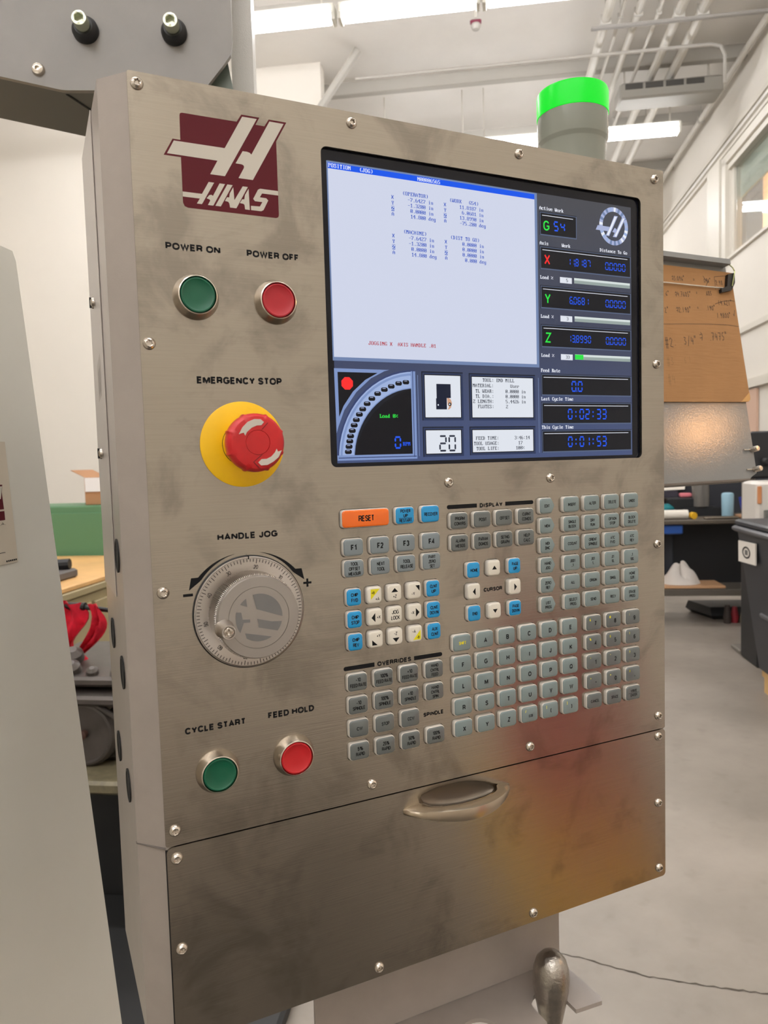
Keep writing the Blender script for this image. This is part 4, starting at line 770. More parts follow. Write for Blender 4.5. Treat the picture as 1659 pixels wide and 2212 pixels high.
def gauge(b):
    # corner triangle with the stop sign
    b.poly(P2([(144.5, 195.3), (192.4, 195.5), (188, 196.6), (176, 202.5), (163, 213.5), (152, 228), (146.6, 241.0), (145.0, 246)], H_(1)), cGauge)
    b.poly(P2([(147.4, 198.1), (182.0, 198.1), (171, 203.8), (160, 213.2), (151.6, 224.5), (147.6, 233.2)], H_(2)), cBk2)
    b.poly(P2([(155.3+5.3*math.cos(PI/8+k*PI/4), 206.9+5.3*math.sin(PI/8+k*PI/4)) for k in range(8)], H_(3)), cRd)
    def band(r0, m, k, du=0., dv=0.):
        c = (215.9, 267.3); pts = [(c[0], c[1]), (c[0], c[1]-r0*1.02)]
        for i in range(17):
            a = math.radians(90*i/16); pts.append((c[0]-r0*math.sin(a), c[1]-r0*1.02*math.cos(a)))
        b.poly(P2(pts, H_(k)), m)
    band(71.0, cGd, 1); band(69.6, cGauge2, 2); band(68.4, cGauge, 3); band(66.6, cGauge2, 4); band(57.0, cGauge, 5); band(56.2, cFr2, 6)
    pts = [(211.8, 263.3), (211.8, 210.4)]; 
    for (x, y) in ((200, 214.3), (187.2, 221.6), (177.2, 230.0), (168.4, 241.5), (163.0, 252.5), (160.0, 263.3)): pts.append((x, y))
    b.poly(P2(pts, H_(7)), cBk2)
    b.poly(P2(rect(211.8, 196, 216.0, 267.3), H_(8)), cGauge); b.poly(P2(rect(213.2, 196, 213.8, 266), H_(9)), cGd); b.poly(P2(rect(145, 263.3, 216, 267.4), H_(8)), cGauge); b.poly(P2(rect(146, 265.0, 215.5, 265.7), H_(9)), cGd)
    for (u, v) in ((154.4, 260.6), (155.1, 256.5), (155.9, 252.3), (156.7, 248.2), (158.3, 244.0), (160.1, 239.7), (162.1, 235.5), (164.9, 231.2), (167.9, 227.0), (171.9, 222.7), (176.2, 218.6), (181.4, 214.6), (187.5, 211.3), (193.8, 208.6), (200.5, 206.1), (207.2, 205.0)):
        b.poly(P2(rrect(u, v, 6.0, 3.5, 1.5, 3), H_(10)), cBk2); b.poly(P2(rect(u-1.6, v-1.2, u+1.2, v-.7), H_(11)), cSil)
    vga(b, 'Load 0%', 182.6, 230.9, cGr, H_(8), bold=True); seg7(b, '0', 195.4, 248.8, 6.0, 10.2, 7, cSeg, H_(8), t=1.4); vga(b, 'RPM', 202.8, 253.6, cSeg, H_(8), bold=True)
scr('spindle_gauge', gauge, 'blue spindle load gauge arc')
def tbox(b, u0, v0, u1, v1):
    b.poly(P2(rect(u0-3.0, v0-3.0, u1+2.6, v1+2.6), H_(1)), cFr2); b.poly(P2(rect(u0-2.2, v0-2.2, u1+2.6, v1+2.6), H_(2)), screen('box_edge', (44, 56, 88))); b.poly(P2(rect(u0-.8, v0-.8, u1+.8, v1+.8), H_(3)), cFr2); b.poly(P2(rect(u0, v0, u1, v1), H_(4)), cBox)
def tp(b):
    tbox(b, 224.7, 198.8, 258.9, 233.5)
    b.poly(P2([(235.6, 205.8), (249.3, 205.8), (249.3, 217.4), (245.3, 217.4), (245.3, 226.9), (235.0, 226.9), (235.0, 217.9), (235.6, 217.6)], H_(5)), screen('tool_navy', (20, 28, 50)))
    b.poly(P2([(245.6, 217.4), (247.2, 217.4), (249.2, 218.6), (250.3, 221.5), (249.2, 225.5), (247.4, 226.9), (246.0, 226.9), (247.4, 224.6), (246.0, 223.0)], H_(5)), screen('tool_copper', (206, 160, 132)))
    b.poly(P2(circ(248.2, 222.6, 1.5, 16), H_(6)), cBk2); b.poly(P2(circ(248.0, 222.6, .7, 12), H_(7)), cBox); b.poly(P2(circ(237.0, 223.2, .7, 12), H_(6)), cBox)
scr('tool_picture', tp, 'picture of a cutting tool on the screen')
def tn(b): tbox(b, 224.7, 244.3, 258.5, 263.6); seg7(b, '20', 237.0, 248.4, 7.4, 13.8, 9.0, cTB, H_(5), t=1.6)
scr('tool_number', tn)
def tt(b):
    tbox(b, 270.4, 199.2, 333.9, 233.6); T = lambda s, u, v: vga(b, s, u, v, cTB, H_(5))
    T('TOOL: END MILL', 281.0, 200.2); T('MATERIAL:', 271.2, 204.9); T('User', 309.8, 205.0); T('TL WEAR:', 273.7, 209.6); T('0.0000 in', 304.7, 209.6); T('TL DIA.:', 273.7, 214.0); T('0.0000 in', 304.7, 214.0); T('Z LENGTH:', 271.2, 218.4); T('5.4426 in', 304.7, 218.4); T('FLUTES:', 276.0, 222.8); T('2', 304.9, 222.8)
scr('tool_data', tt)
def tf(b):
    tbox(b, 270.1, 244.4, 333.5, 263.3); T = lambda s, u, v: vga(b, s, u, v, cTB, H_(5))
    T('FEED TIME:', 273.2, 249.9); T('3:46:14', 313.4, 249.9); T('TOOL USAGE:', 271.0, 254.4); T('17', 317.3, 254.4); T('TOOL LIFE:', 273.4, 258.8); T('100%', 314.6, 258.8)
scr('tool_usage', tf)

# ---- beacon on top
bx_, by_ = .2954, .070
b = MB(); b.lathe((bx_, by_, 1.766), (0, 0, 1), [(.0322, 0), (.0324, .0440), (.0326, .0450), (.0344, .0480), (.0346, .0490), (.0346, .0722)], mat('beacon_grey', (128, 131, 120), rough=.2, spec=.6), 64)
BC = obj('beacon_base', b, PEND, loc=(bx_, by_, 1.766), label='translucent grey base of the beacon')
gm = mat('green_lamp', (2, 60, 12), rough=.3, spec=.25, emit=(0, 228, 40), es=1.0)
b = MB(); b.lathe((bx_, by_, 1.766), (0, 0, 1), [(.0346, .0722), (.0352, .0726), (.0352, .0930), (.0344, .0955), (.030, .097), (.002, .0972)], gm, 64); obj('beacon_light', b, BC, loc=(bx_, by_, 1.766), label='bright green lit lens of the beacon')

# ---- bracket shelf under the pendant
M_br = M_paint
b = MB(); b.box((-.0105, .070, .9640), (.2650, .0732, 1.0735), M_br); SH = obj('hanging_bracket', b, PEND, label='grey sheet metal bracket hanging under the pendant')
zt = .9629
def plate_xy(mb, outer, z0, z1, m): return mb.loops([[(x, y, z0) for x, y in outer], [(x, y, z1) for x, y in outer]], m)
def slot(cx, cy, r, yf, n=10): return [(cx-r, yf)] + [(cx-r*math.cos(PI*i/n), cy+r*math.sin(PI*i/n)) for i in range(n+1)] + [(cx+r, yf)]
def fr_slot(x): return slot(x, .030, .016, .0065)
out = [(-.0105, .0732), (-.0105, .010)]
for cx in (.045, .155): pass
out = [(-.0105, .0732), (-.0105, .0085), (-.008, .006)]
for cx, r, cy in ((.0430, .0195, .0225), (.1360, .0195, .0225), (.2165, .0175, .0245)):
    out += [(cx-r, .006)] + [(cx-r*math.cos(PI*i/12), cy+r*math.sin(PI*i/12)) for i in range(13)] + [(cx+r, .006)]
out += [(.2640, .0035), (.2670, .0075), (.2655, .0680), (.2600, .0732)]
b = MB(); plate_xy(b, out, zt-.0042, zt, M_br); obj('bracket_shelf', b, PEND, smooth=20, label='grey shelf with slots for tool holders')
# lever handle standing in the shelf's right slot
LV = MB(); base = Vector((.2165, .0265, .80)); prof = [(.0075, 0), (.0075, .09), (.0085, .118), (.0115, .145), (.0150, .163), (.0172, .176), (.0180, .187), (.0172, .197), (.0145, .2055), (.0095, .2115), (.004, .2140), (.001, .2143)]
LV.lathe(base, (.02, 0, 1), prof, mat('cast_metal', (176, 170, 162), rough=.3, metal=1, bump=.6, bscale=260, vary=.12, vscale=120), 32)
obj('crank_handle', LV, None, loc=base, smooth=60, label='pear shaped cast metal handle standing in the bracket slot', category='handle')

# ---- support arm and post carrying the pendant
AN = Vector((.3432, .9393, 0)).normalized(); AE = Vector((.9393, -.3432, 0)).normalized(); AP = Vector((-.0085, .5148, 2.0858))
def A(s, z, n=0.): q = AP+AE*s+AN*n; return Vector((q.x, q.y, z))
ARM = thing('support_arm', A(-.4, 2.05), 'thick grey painted arm plate with two socket bolts above the pendant', 'machine arm')
M_arm = mat('arm_grey_darkened', (122, 117, 112), rough=.28, bump=.08, bscale=700, vary=.06, vscale=14)  # the machine's paint, colour darkened to stand in for weaker light here
arc_ = [(.0755-.012*(1-math.cos(math.radians(a))), 2.075-.02*math.sin(math.radians(a))) for a in (0, 30, 60)]
out = [(-.91, 2.166), (-.152, 2.0085), (-.145, 2.0080), (.0353, 2.0105), (.0640, 2.0450), (.0735, 2.058), (.0765, 2.078), (.0780, 2.46), (-.91, 2.46)]
b = MB(); b.loops([[A(s, z, n) for s, z in out] for n in (0, .008)], M_arm); obj('front_plate', b, ARM, smooth=25)
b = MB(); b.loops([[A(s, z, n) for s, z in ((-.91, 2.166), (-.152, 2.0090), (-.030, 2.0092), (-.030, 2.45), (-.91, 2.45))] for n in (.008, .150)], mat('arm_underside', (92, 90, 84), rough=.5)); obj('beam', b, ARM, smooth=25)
b = MB(); b.loops([[A(-.150, 2.0078, .012), A(-.095, 2.0078, .148), A(-.092, 2.0078, .148), A(-.147, 2.0078, .012)], [A(-.150, 2.0086, .012), A(-.095, 2.0086, .148), A(-.092, 2.0086, .148), A(-.147, 2.0086, .012)]], M_hole); obj('weld_seam', b, ARM)
b = MB(); b.loops([[A(.067, z, .08), A(.0985, z, .08), A(.0985, z, .15), A(.067, z, .15)] for z in (1.30, 2.46)], mat('post_paint', (196, 193, 186), rough=.25, bump=.3, bscale=700)); obj('post', b, ARM, smooth=25, label='light grey square post')
b = MB(); b.loops([[A(-.03, 1.975, n), A(.078, 1.975, n), A(.072, 2.03, n), A(.060, 2.10, n), A(-.03, 2.10, n)] for n in (.02, .075)], mat('gusset_dark', (92, 100, 90), rough=.4)); obj('gusset', b, ARM, smooth=25)
b = MB(); q0 = A(.09, 1.5, .09); b.box((.03, .166, 1.42), (.15, q0.y+.0, 1.56), M_arm); obj('mounting_bracket', b, ARM)
for s in (0., -.1152-.0006):
    z = 2.0845
    b = MB(); b.lathe(A(s, z, 0), -AN, [(.0170, 0), (.0170, .006), (.0150, .010), (.0120, .014)], M_dark, 36); bo = obj('bolt_grommet', b, ARM, label='black rubber grommet around a socket bolt')
    b = MB()
    b.lathe(A(s, z, 0), -AN, [(.0098, .008), (.0098, .030), (.0092, .0315), (.0066, .0318), (.0060, .0312), (.0055, .024), (.0005, .0238)], mat('zinc_bolt', (186, 190, 170), rough=.25, metal=1), 36, lambda i, k, n: 1 if i < 4 else (1/ math.cos(((k/n*6) % 1.0-.5)*PI/3)*.9)); obj('socket_bolt', b, bo)
b = MB(); b.lathe(A(-.180, 2.0337, 0), -AN, [(.0085, -.002), (.0085, .001), (.0070, .0045), (.0040, .006), (.0030, .006), (.0026, .003), (.0004, .003)], M_chrome, 30); obj('button_screw', b, ARM)

# ---- clipboard plate at the right, cardboard, binder clip
CP = Vector((.7972, .25, 1.4596)); CE = Vector((0, .18, 1)).normalized(); CN = Vector((0, -1, .18)).normalized()
def Cc(x, y, n=0.): return CP+Vector((x/1000., 0, 0))+CE*(y/1000.)+CN*(n/1000.)
CB = thing('clipboard_holder', Cc(-250, -8, -3), 'sloping grey painted sheet metal document holder right of the pendant', 'clipboard')
M_cb = mat('holder_grey_paint', (128, 128, 126), rough=.12, bump=.10, bscale=420)
b = MB(); b.loops([[Cc(x, y, n) for x, y in ((-500, -6), (-14, -2), (-9, 1), (2, 6), (2.5, 339), (-500, 339))] for n in (-2.0, 0)], M_cb); obj('back_plate', b, CB, smooth=20)
b = MB(); b.loops([[Cc(x, y, n) for x, y in ((-500, 337), (-2, 337), (-2, 345), (-500, 345))] for n in (-2, 14)], M_cb); obj('top_flange', b, CB, smooth=20)
b = MB(); b.loops([[Cc(x, y, n) for x, y in ((-500, -9), (-14, -5), (-14, -2), (-500, -6))] for n in (-24, 0)], mat('holder_edge', (98, 90, 82), rough=.5)); obj('bottom_flange', b, CB, smooth=20)
for (y, n) in ((42.5, 0), (11.5, 0)):
    b = MB(); b.lathe(Cc(-3, y, 0), CN, [(.0042, -.001), (.0042, .012), (.0036, .013), (.0005, .0131)], M_chrome, 20); b.tube([Cc(-20, y+.5, 1.0), Cc(-3, y, 1.0)], .0011, M_chrome, 8); obj('standoff_pin', b, CB)
b = MB(); b.loops([[(x, y, z) for x, y in ((.305, .166), (.325, .166), (.325, .32), (.305, .32))] for z in (1.50, 1.58)], M_arm); obj('mounting_arm', b, CB)
M_card = mat('corrugated_card', (158, 116, 73), rough=.85, vary=.05, vscale=20, bump=.35, bscale=60, stretch=(.6, .6, 6))
b = MB(); b.loops([[Cc(x, y, n) for x, y in ((-330, 117), (-171, 116.8), (-60, 117.2), (-12, 117.8), (3.0, 118.4), (7.6, 122), (8.2, 130), (8.0, 200), (8.3, 320), (11.5, 324), (11.0, 328), (-60, 328.5), (-330, 328.5))] for n in (.3, 3.6)], M_card)
CARD = obj('cardboard_sheet', b, None, loc=Cc(-160, 118, 1), smooth=20, label='brown corrugated cardboard sheet with handwritten tool sizes, on the grey holder', category='cardboard')
b = MB(); b.loops([[Cc(x, y, n) for x, y in ((-13, 117.6), (3.2, 118.2), (7.8, 122), (8.3, 133))] for n in (3.6, 4.2)], mat('card_corner_pale', (196, 150, 92), rough=.8)); obj('bent_corner', b, CARD, smooth=20)
# handwriting
SG = {'0': [[(.5, 1), (.1, .7), (.1, .3), (.5, 0), (.85, .3), (.85, .7), (.5, 1)]], '1': [[(.5, 1), (.4, 0)]], '2': [[(.05, .75), (.4, 1), (.8, .8), (.1, .05), (.95, .0)]], '3': [[(.1, .95), (.7, .95), (.35, .55), (.8, .35), (.5, 0), (.05, .1)]],
 '4': [[(.3, 1), (.15, .45), (.9, .5)], [(.75, .85), (.65, 0)]], '5': [[(.85, 1), (.3, 1), (.25, .6), (.75, .45), (.6, .05), (.1, 0)]], '6': [[(.7, 1), (.2, .5), (.3, .05), (.75, .1), (.7, .4), (.25, .4)]], '7': [[(.05, 1), (.9, 1), (.4, 0)], [(.3, .5), (.8, .55)]],
 '8': [[(.5, .5), (.2, .8), (.5, 1), (.8, .8), (.2, .2), (.5, 0), (.8, .25), (.5, .5)]], '9': [[(.8, .7), (.4, .5), (.2, .8), (.6, 1), (.8, .7), (.6, 0)]], '.': [[(.2, .05), (.35, .0)]], '"': [[(.2, 1.2), (.15, .85)], [(.5, 1.2), (.45, .85)]],
 '=': [[(.1, .6), (.8, .65)], [(.1, .3), (.8, .35)]], '>': [[(.0, .75), (.85, .85)], [(0, .3), (.8, .4)], [(.5, 1.1), (1.0, .75), (.6, 0)]], '#': [[(.3, 1.1), (.2, -.2)], [(.65, 1.1), (.55, -.2)], [(0, .7), (.9, .75)], [(0, .25), (.9, .3)]], ':': [[(.3, .75), (.35, .7)], [(.3, .2), (.35, .15)]],
 '/': [[(.8, 1.15), (.1, -.2)]], 'v': [[(.1, .5), (.35, 0), (1.1, 1.3)]], '|': [[(.2, 1.1), (.1, -.2)]], 'X': [[(-.9, 1.7), (1.2, .3)], [(.0, -.3), (1.8, 1.0)]]}
M_pen = mat('pen_ink', (58, 46, 38), rough=.7); M_pen2 = mat('faint_pen_ink', (122, 92, 60), rough=.8)
def hand(b, s, x, y, hgt, m=M_pen, w=.85, slope=.05, adv=.62):
    cx = 0
    for ch in s:
        for st in SG.get(ch, []):
            pts = [(x+cx+px*hgt*.5+random.uniform(-.2, .2), y+cx*slope+py*hgt+random.uniform(-.25, .25)) for px, py in st]
            for p, q in zip(pts, pts[1:]): b.poly([Cc(u, v, 3.75) for u, v in line2(p, q, w)], m)
        cx += hgt*(adv if ch not in '. ' else .35)
b = MB()
hand(b, '>3.096"', -123, 305, 7.0); hand(b, '=', -78, 307, 6); hand(b, '.096"', -57, 307, 6.5); hand(b, 'X', -52, 304, 8); hand(b, '2.98', -30, 305, 7.5)
hand(b, '"', -141, 311, 7); hand(b, '1.6"', -147, 279, 7); hand(b, '>4.7605"', -121, 280, 7.5); hand(b, '=', -76, 286, 6); hand(b, '.605', -57, 286, 7); hand(b, '14.621"', -31, 272, 8)
hand(b, '2"', -147, 253, 8); hand(b, '>2.190"', -123, 255, 8); hand(b, '=', -78, 262, 6); hand(b, '.190"', -59, 262, 7.5); hand(b, '1.9800"', -38, 251, 8); hand(b, 'v', -1, 256, 8)
hand(b, '#2:', -155, 200, 14, w=1.0); hand(b, '3/4"', -117, 205, 12, w=1.0); hand(b, '>', -82, 213, 12, w=1.0); hand(b, '.7475"', -61, 214, 12, w=1.0)
hand(b, '#3', -157, 172, 12, M_pen2, .6); hand(b, '6.1.', -122, 176, 10, M_pen2, .5); hand(b, '#4', -160, 144, 13, M_pen2, .6)
for pts in ([(-160, 234.5), (-110, 237.5), (-60, 240), (-20, 241), (8, 239.5)], [(-38, 273.5), (-20, 279), (-3, 281.5), (7.5, 281)], [(-31, 318), (-10, 321), (6, 322)], [(-31, 318), (-32, 297)]):
    for p, q in zip(pts, pts[1:]): b.poly([Cc(u, v, 3.75) for u, v in line2(p, q, .7)], M_pen)
obj('handwriting', b, CARD, smooth=0)
# clip: black body with wire arm and a long rod
BCk = thing('bulldog_clip', Cc(0, 300, 4), 'black clip with wire arm holding the cardboard at its top right corner', 'clip')
b = MB(); b.loops([[Cc(x, y, n) for x, y in ((-6, 322), (9.5, 326), (7, 309), (-3, 296), (-26, 291), (-26, 297), (-12, 302))] for n in (4.4, 9.5)], M_dark); obj('clip_body', b, BCk, smooth=20)
b = MB(); b.tube([Cc(-2, 339, 10), Cc(6, 333.5, 10), Cc(8, 327, 11), Cc(3, 316, 11), Cc(-3, 302, 11)], .0009, mat('zinc_wire', (180, 186, 130), rough=.25, metal=1), 8); obj('wire_arm', b, BCk)
b = MB(); b.tube([Cc(-330, 293, 6.5), Cc(-139, 299, 6.5), Cc(-60, 299, 6.5), Cc(-18, 299.5, 6.5)], .0012, M_chrome, 8); obj('retaining_rod', b, BCk)

# ================================================================== MACHINE ENCLOSURE at the left edge
ME = thing('milling_machine', RM(-.8, .2, 0), 'grey painted machine enclosure at the left edge with a maker sticker', 'machine')
RW = -.436
b = RB(); b.loops([[(r, d, z) for d, z in ((-1.6, 1.7085), (.6635, 1.7085), (.668, 1.700), (.7836, .8443), (.896, .03), (-1.6, .03))] for r in (RW-.04, RW)], M_paint2); obj('side_panel', b, ME, smooth=20)
b = RB(); b.box((-1.9, -1.6, .03), (RW-.04, .60, 1.69), M_paint2); obj('enclosure_body', b, ME)
b = RB(); b.box((-1.75, .62, .02), (-1.28, 1.1, 2.5), M_paint2); obj('column', b, ME)
b = RB(); b.box((-1.8, -1.5, 0), (-.5, 1.05, .03), M_dark); obj('plinth', b, ME)
def MS(d, z, n=.8): return (RW+n/1000., d, z)
STD = .600
b = RB(); b.poly([MS(.40, 1.5290), MS(.6330, 1.5282), MS(.6415, 1.4160), MS(.40, 1.4170)], mat('sticker_paper', (206, 196, 178), rough=.6))
sk = obj('maker_sticker', b, ME, smooth=0, label='cream sticker with part of a maroon emblem')
b = RB()
for pts in ([(.56, 1.489), (.6252, 1.489), (.6238, 1.482), (.6255, 1.4665), (.56, 1.4665)], [(.56, 1.4648), (.6258, 1.4648), (.6262, 1.4565), (.56, 1.4565)]): b.poly([MS(d, z, 1.0) for d, z in pts], M_maroon)
b.poly([MS(d, z, 1.2) for d, z in ((.60, 1.4875), (.6244, 1.4875), (.6215, 1.476), (.60, 1.476))], M_white_ink)
text(b, 'U.S.A.', lambda x, y: MS(x, 1.4520+y, 1.0), M_black, .0026, x0=.606, x1=.6264, bold=.02)
b.poly([MS(d, z, 1.0) for d, z in ((.58, 1.4272), (.6236, 1.4272), (.6236, 1.4267), (.58, 1.4267))], M_black)
for k in range(6): b.poly([MS(d, z, 1.0) for d, z in ((.624+k*.0027, 1.4192), (.626+k*.0027, 1.4192), (.626+k*.0027, 1.4178), (.624+k*.0027, 1.4178))], M_black)
obj('sticker_print', b, sk, smooth=0)

# ================================================================== BACKGROUND THINGS
def bobj(name, fn, origin, label, cat, group=None, **kw):
    b = RB(); fn(b); o = obj(name, b, None, loc=RM(*origin), label=label, category=cat, **kw)
    if group: o['group'] = group
    return o
# --- left gap: green cabinet, carton, bench, rag, lathe
gc = thing('green_cabinet', RM(-3.1, 5.1, 0), 'plain green steel cabinet against the white wall beyond the bench', 'cabinet')
MG = mat('green_paint', (82, 124, 88), rough=.5)
b = RB(); b.bbox((-4.2, 4.9, .05), (-2.05, 5.35, 1.25), MG, .01); obj('cabinet_body', b, gc)
for i in range(4): b = RB(); b.bbox((-4.15+i*.52, 4.885, .12), (-3.66+i*.52, 4.9, 1.20), MG, .004); obj('door', b, gc)
b = RB(); b.box((-4.15, 4.95, 0), (-2.1, 5.3, .05), M_dark); obj('plinth', b, gc)
cx = thing('shipping_carton', RM(-2.6, 5.1, 1.25), 'open brown carton with a white label standing on the green cabinet', 'box')
MC = mat('carton_brown', (168, 124, 88), rough=.85)
b = RB(); b.bbox((-2.83, 4.98, 1.25), (-2.35, 5.28, 1.45), MC, .004); obj('carton_body', b, cx)
b = RB(); b.loops([[(-2.83, 4.98, 1.45), (-2.83, 5.28, 1.45), (-2.825, 5.28, 1.45), (-2.825, 4.98, 1.45)], [(-2.93, 4.98, 1.50), (-2.93, 5.28, 1.50), (-2.925, 5.28, 1.503), (-2.925, 4.98, 1.503)]], MC); obj('flap', b, cx)
b = RB(); b.box((-2.82, 4.972, 1.345), (-2.45, 4.981, 1.445), mat('label_white', (222, 222, 224), rough=.6)); obj('white_label', b, cx)
bn = thing('work_bench', RM(-2.7, 4.0, 0), 'beige steel cabinet bench with a light wood top left of the pendant', 'workbench')
MBg = mat('beige_paint', (158, 144, 108), rough=.5); MWd = mat('maple_top', (214, 168, 108), rough=.45, vary=.12, vscale=5)
b = RB(); b.bbox((-3.4, 2.7, .04), (-2.15, 4.85, .83), MBg, .01); obj('cabinet_body', b, bn)
b = RB(); b.bbox((-3.45, 2.65, .83), (-2.13, 4.87, .87), MBg, .006); obj('rim', b, bn)
b = RB(); b.bbox((-3.43, 2.67, .87), (-2.14, 4.86, .90), MWd, .006); obj('wooden_top', b, bn)
b = RB(); b.box((-3.35, 2.75, 0), (-2.2, 4.8, .04), M_dark); obj('plinth', b, bn)
for i in range(4):
    b = RB(); b.bbox((-2.15, 2.76+i*.52, .10), (-2.13, 3.24+i*.52, .78), MBg, .004); dr = obj('door', b, bn)
    b = RB(); b.tube([(-2.13, 3.20+i*.52, .48), (-2.09, 3.20+i*.52, .48), (-2.09, 3.20+i*.52, .56), (-2.13, 3.20+i*.52, .56)], .008, M_chrome, 8); obj('handle', b, dr)
def vice(b):
    b.bbox((-2.62, 3.45, .90), (-2.28, 3.9, .95), mat('tool_grey', (92, 88, 86), rough=.5), .01); b.bbox((-2.55, 3.55, .95), (-2.35, 3.7, 1.0), mat('tool_grey', (92, 88, 86)), .01); b.tube([(-2.6, 3.8, .97), (-2.3, 3.85, .98)], .03, M_dark, 10)
bobj('bench_vice', vice, (-2.45, 3.7, .9), 'dark grey vice lying on the wooden bench top', 'vice')
LT = thing('bench_lathe', RM(-1.45, 2.5, 0), 'grey cast iron lathe with a round wheel cover in the gap left of the pendant', 'lathe')
MI = mat('cast_iron', (88, 82, 78), rough=.42, metal=.5, vary=.2, vscale=9); MI2 = mat('dark_iron', (58, 54, 50), rough=.4, metal=.4, vary=.2, vscale=12)
b = RB(); b.bbox((-2.2, 2.3, 0), (-.92, 3.0, .43), mat('machine_base_black', (26, 26, 26), rough=.5), .01); b.bbox((-2.1, 1.25, 0), (-.55, 2.3, .05), mat('machine_base_black', (26, 26, 26)), .01); obj('machine_base', b, LT)
b = RB(); b.bbox((-2.25, 2.22, .43), (-.90, 3.05, .475), mat('tray_oily', (112, 104, 82), rough=.35, vary=.3, vscale=30), .01); obj('chip_tray', b, LT)
b = RB(); b.bbox((-1.62, 2.38, .475), (-1.1, 2.85, .70), MI2, .02); obj('headstock', b, LT)
b = RB(); b.bbox((-1.68, 2.30, .70), (-1.15, 2.88, .735), MI, .01); b.bbox((-1.68, 2.34, .755), (-1.15, 2.86, .79), MI, .01); obj('cross_slide', b, LT)
b = RB(); b.lathe((-1.385, 2.38, .59), (0, -1, 0), [(.115, 0), (.118, .03), (.108, .045), (.100, .047), (.096, .035), (.02, .033)], MI, 40); wc = obj('wheel_cover', b, LT)
b = RB(); b.lathe((-1.385, 2.35, .59), (0, -1, 0), [(.014, 0), (.016, .022), (.006, .028)], mat('rusty', (70, 44, 34), rough=.7), 16); obj('hub', b, wc)
b = RB()
for (r, d, z, q) in ((-1.45, 2.40, .82, .035), (-1.36, 2.38, .81, .022), (-1.26, 2.4, .80, .045), (-1.5, 2.5, .84, .04), (-1.3, 2.36, .70, .02), (-1.22, 2.45, .84, .03)): b.lathe((r, d, z-q), (.2, -.5, 1), [(q*.7, 0), (q, q*.4), (q*.9, q*1.1), (q*.4, q*1.5)], MI, 14)
obj('fittings', b, LT)
b = RB(); b.tube([(-1.66, 2.38, .60), (-1.60, 2.34, .665), (-1.48, 2.33, .715), (-1.33, 2.33, .70), (-1.20, 2.33, .62)], .010, MI, 8); obj('belt_guard', b, LT)
b = RB(); b.tube([(-1.9, 2.62, 1.02), (-1.62, 2.6, .995), (-1.545, 2.6, .985)], [.006, .008, .016], M_dark, 10); b.tube([(-1.56, 2.6, .985), (-1.50, 2.6, .985)], .016, M_dark, 10); b.tube([(-1.50, 2.6, .982), (-1.36, 2.6, .965), (-1.2, 2.62, .955)], .009, M_dark, 10); b.tube([(-1.2, 2.62, .955), (-1.2, 2.62, .78)], .012, M_dark, 10); b.tube([(-1.9, 2.62, 1.02), (-1.9, 2.62, .47)], .014, M_dark, 10); obj('lever_bar', b, LT)
# rag: draped ribbon loops over the lever
b = RB(); MR = mat('red_cloth', (196, 14, 42), rough=.9, vary=.25, vscale=30)
def sheet(b, rows, m, th=.006):
    n = len(rows[0]); f = [[(r, d-th/2, z) for r, d, z in row] for row in rows]; g = [[(r, d+th/2, z) for r, d, z in row] for row in rows]
    for A_, rv in ((f, 0), (g, 1)):
        base_ = len(b.v); i = b.mi(m)
        for row in A_: b.v += row
        for a in range(len(rows)-1):
            for k in range(n-1):
                q = [base_+a*n+k, base_+a*n+k+1, base_+(a+1)*n+k+1, base_+(a+1)*n+k]; b.f.append(q[::-1] if rv else q); b.m.append(i)
rows = []
for i in range(13):
    t = i/12; z = 1.005-.25*t; w0 = -1.66+.12*t; w1 = -1.515+.03*math.sin(t*7)-.0*t
    if t > .75: w0 += (t-.75)*.35; w1 -= (t-.75)*.0
    rows.append([(w0+(w1-w0)*k/10, 2.575+.018*math.sin(k*1.4+t*5)+.01*math.sin(t*9), z-.006*math.sin(k*.9)) for k in range(11)])
sheet(b, rows, MR)
rows = []
for i in range(13):
    t = i/12; z = 1.0-.19*t; c = -1.455+.028*math.sin(PI*t)-.06*t*t; hw = .018+.012*math.sin(PI*t)
    rows.append([(c-hw+2*hw*k/6, 2.57+.014*math.sin(k*1.9+t*6), z) for k in range(7)])
sheet(b, rows, MR)
b.tube([(-1.53, 2.58, .80), (-1.505, 2.57, .77), (-1.50, 2.575, .745), (-1.525, 2.58, .73)], [.02, .03, .022, .008], MR, 12)
obj('red_rag', b, None, loc=RM(-1.55, 2.58, .75), smooth=80, label='crumpled red shop rag draped over the black lever left of the pendant', category='rag')
# --- right side: long workbench with clutter
WB = thing('steel_workbench', RM(2.0, 7.0, 0), 'black workbench with open lower shelf in the background right of the pendant', 'workbench')
MK = mat('black_steel', (24, 25, 28), rough=.5)
b = RB(); b.bbox((.4, 6.6, .885), (2.75, 7.35, .925), mat('bench_top_dark', (84, 76, 66), rough=.5), .008); obj('bench_top', b, WB)
b = RB(); b.box((1.70, 6.98, .32), (2.75, 7.3, .885), MK); obj('cabinet_back', b, WB)
b = RB(); b.bbox((.4, 6.62, .265), (2.35, 7.3, .32), mat('shelf_grey', (92, 86, 78), rough=.5), .006); obj('lower_shelf', b, WB)
for (r, d) in ((.45, 6.65), (2.66, 6.65), (.45, 7.25), (2.66, 7.25)): b = RB(); b.box((r, d, 0), (r+.06, d+.06, .885), MK); obj('leg', b, WB)
b = RB(); b.box((.4, 7.30, .925), (2.9, 7.36, 1.65), mat('back_panel_dark', (40, 42, 50), rough=.6)); obj('back_panel', b, WB)
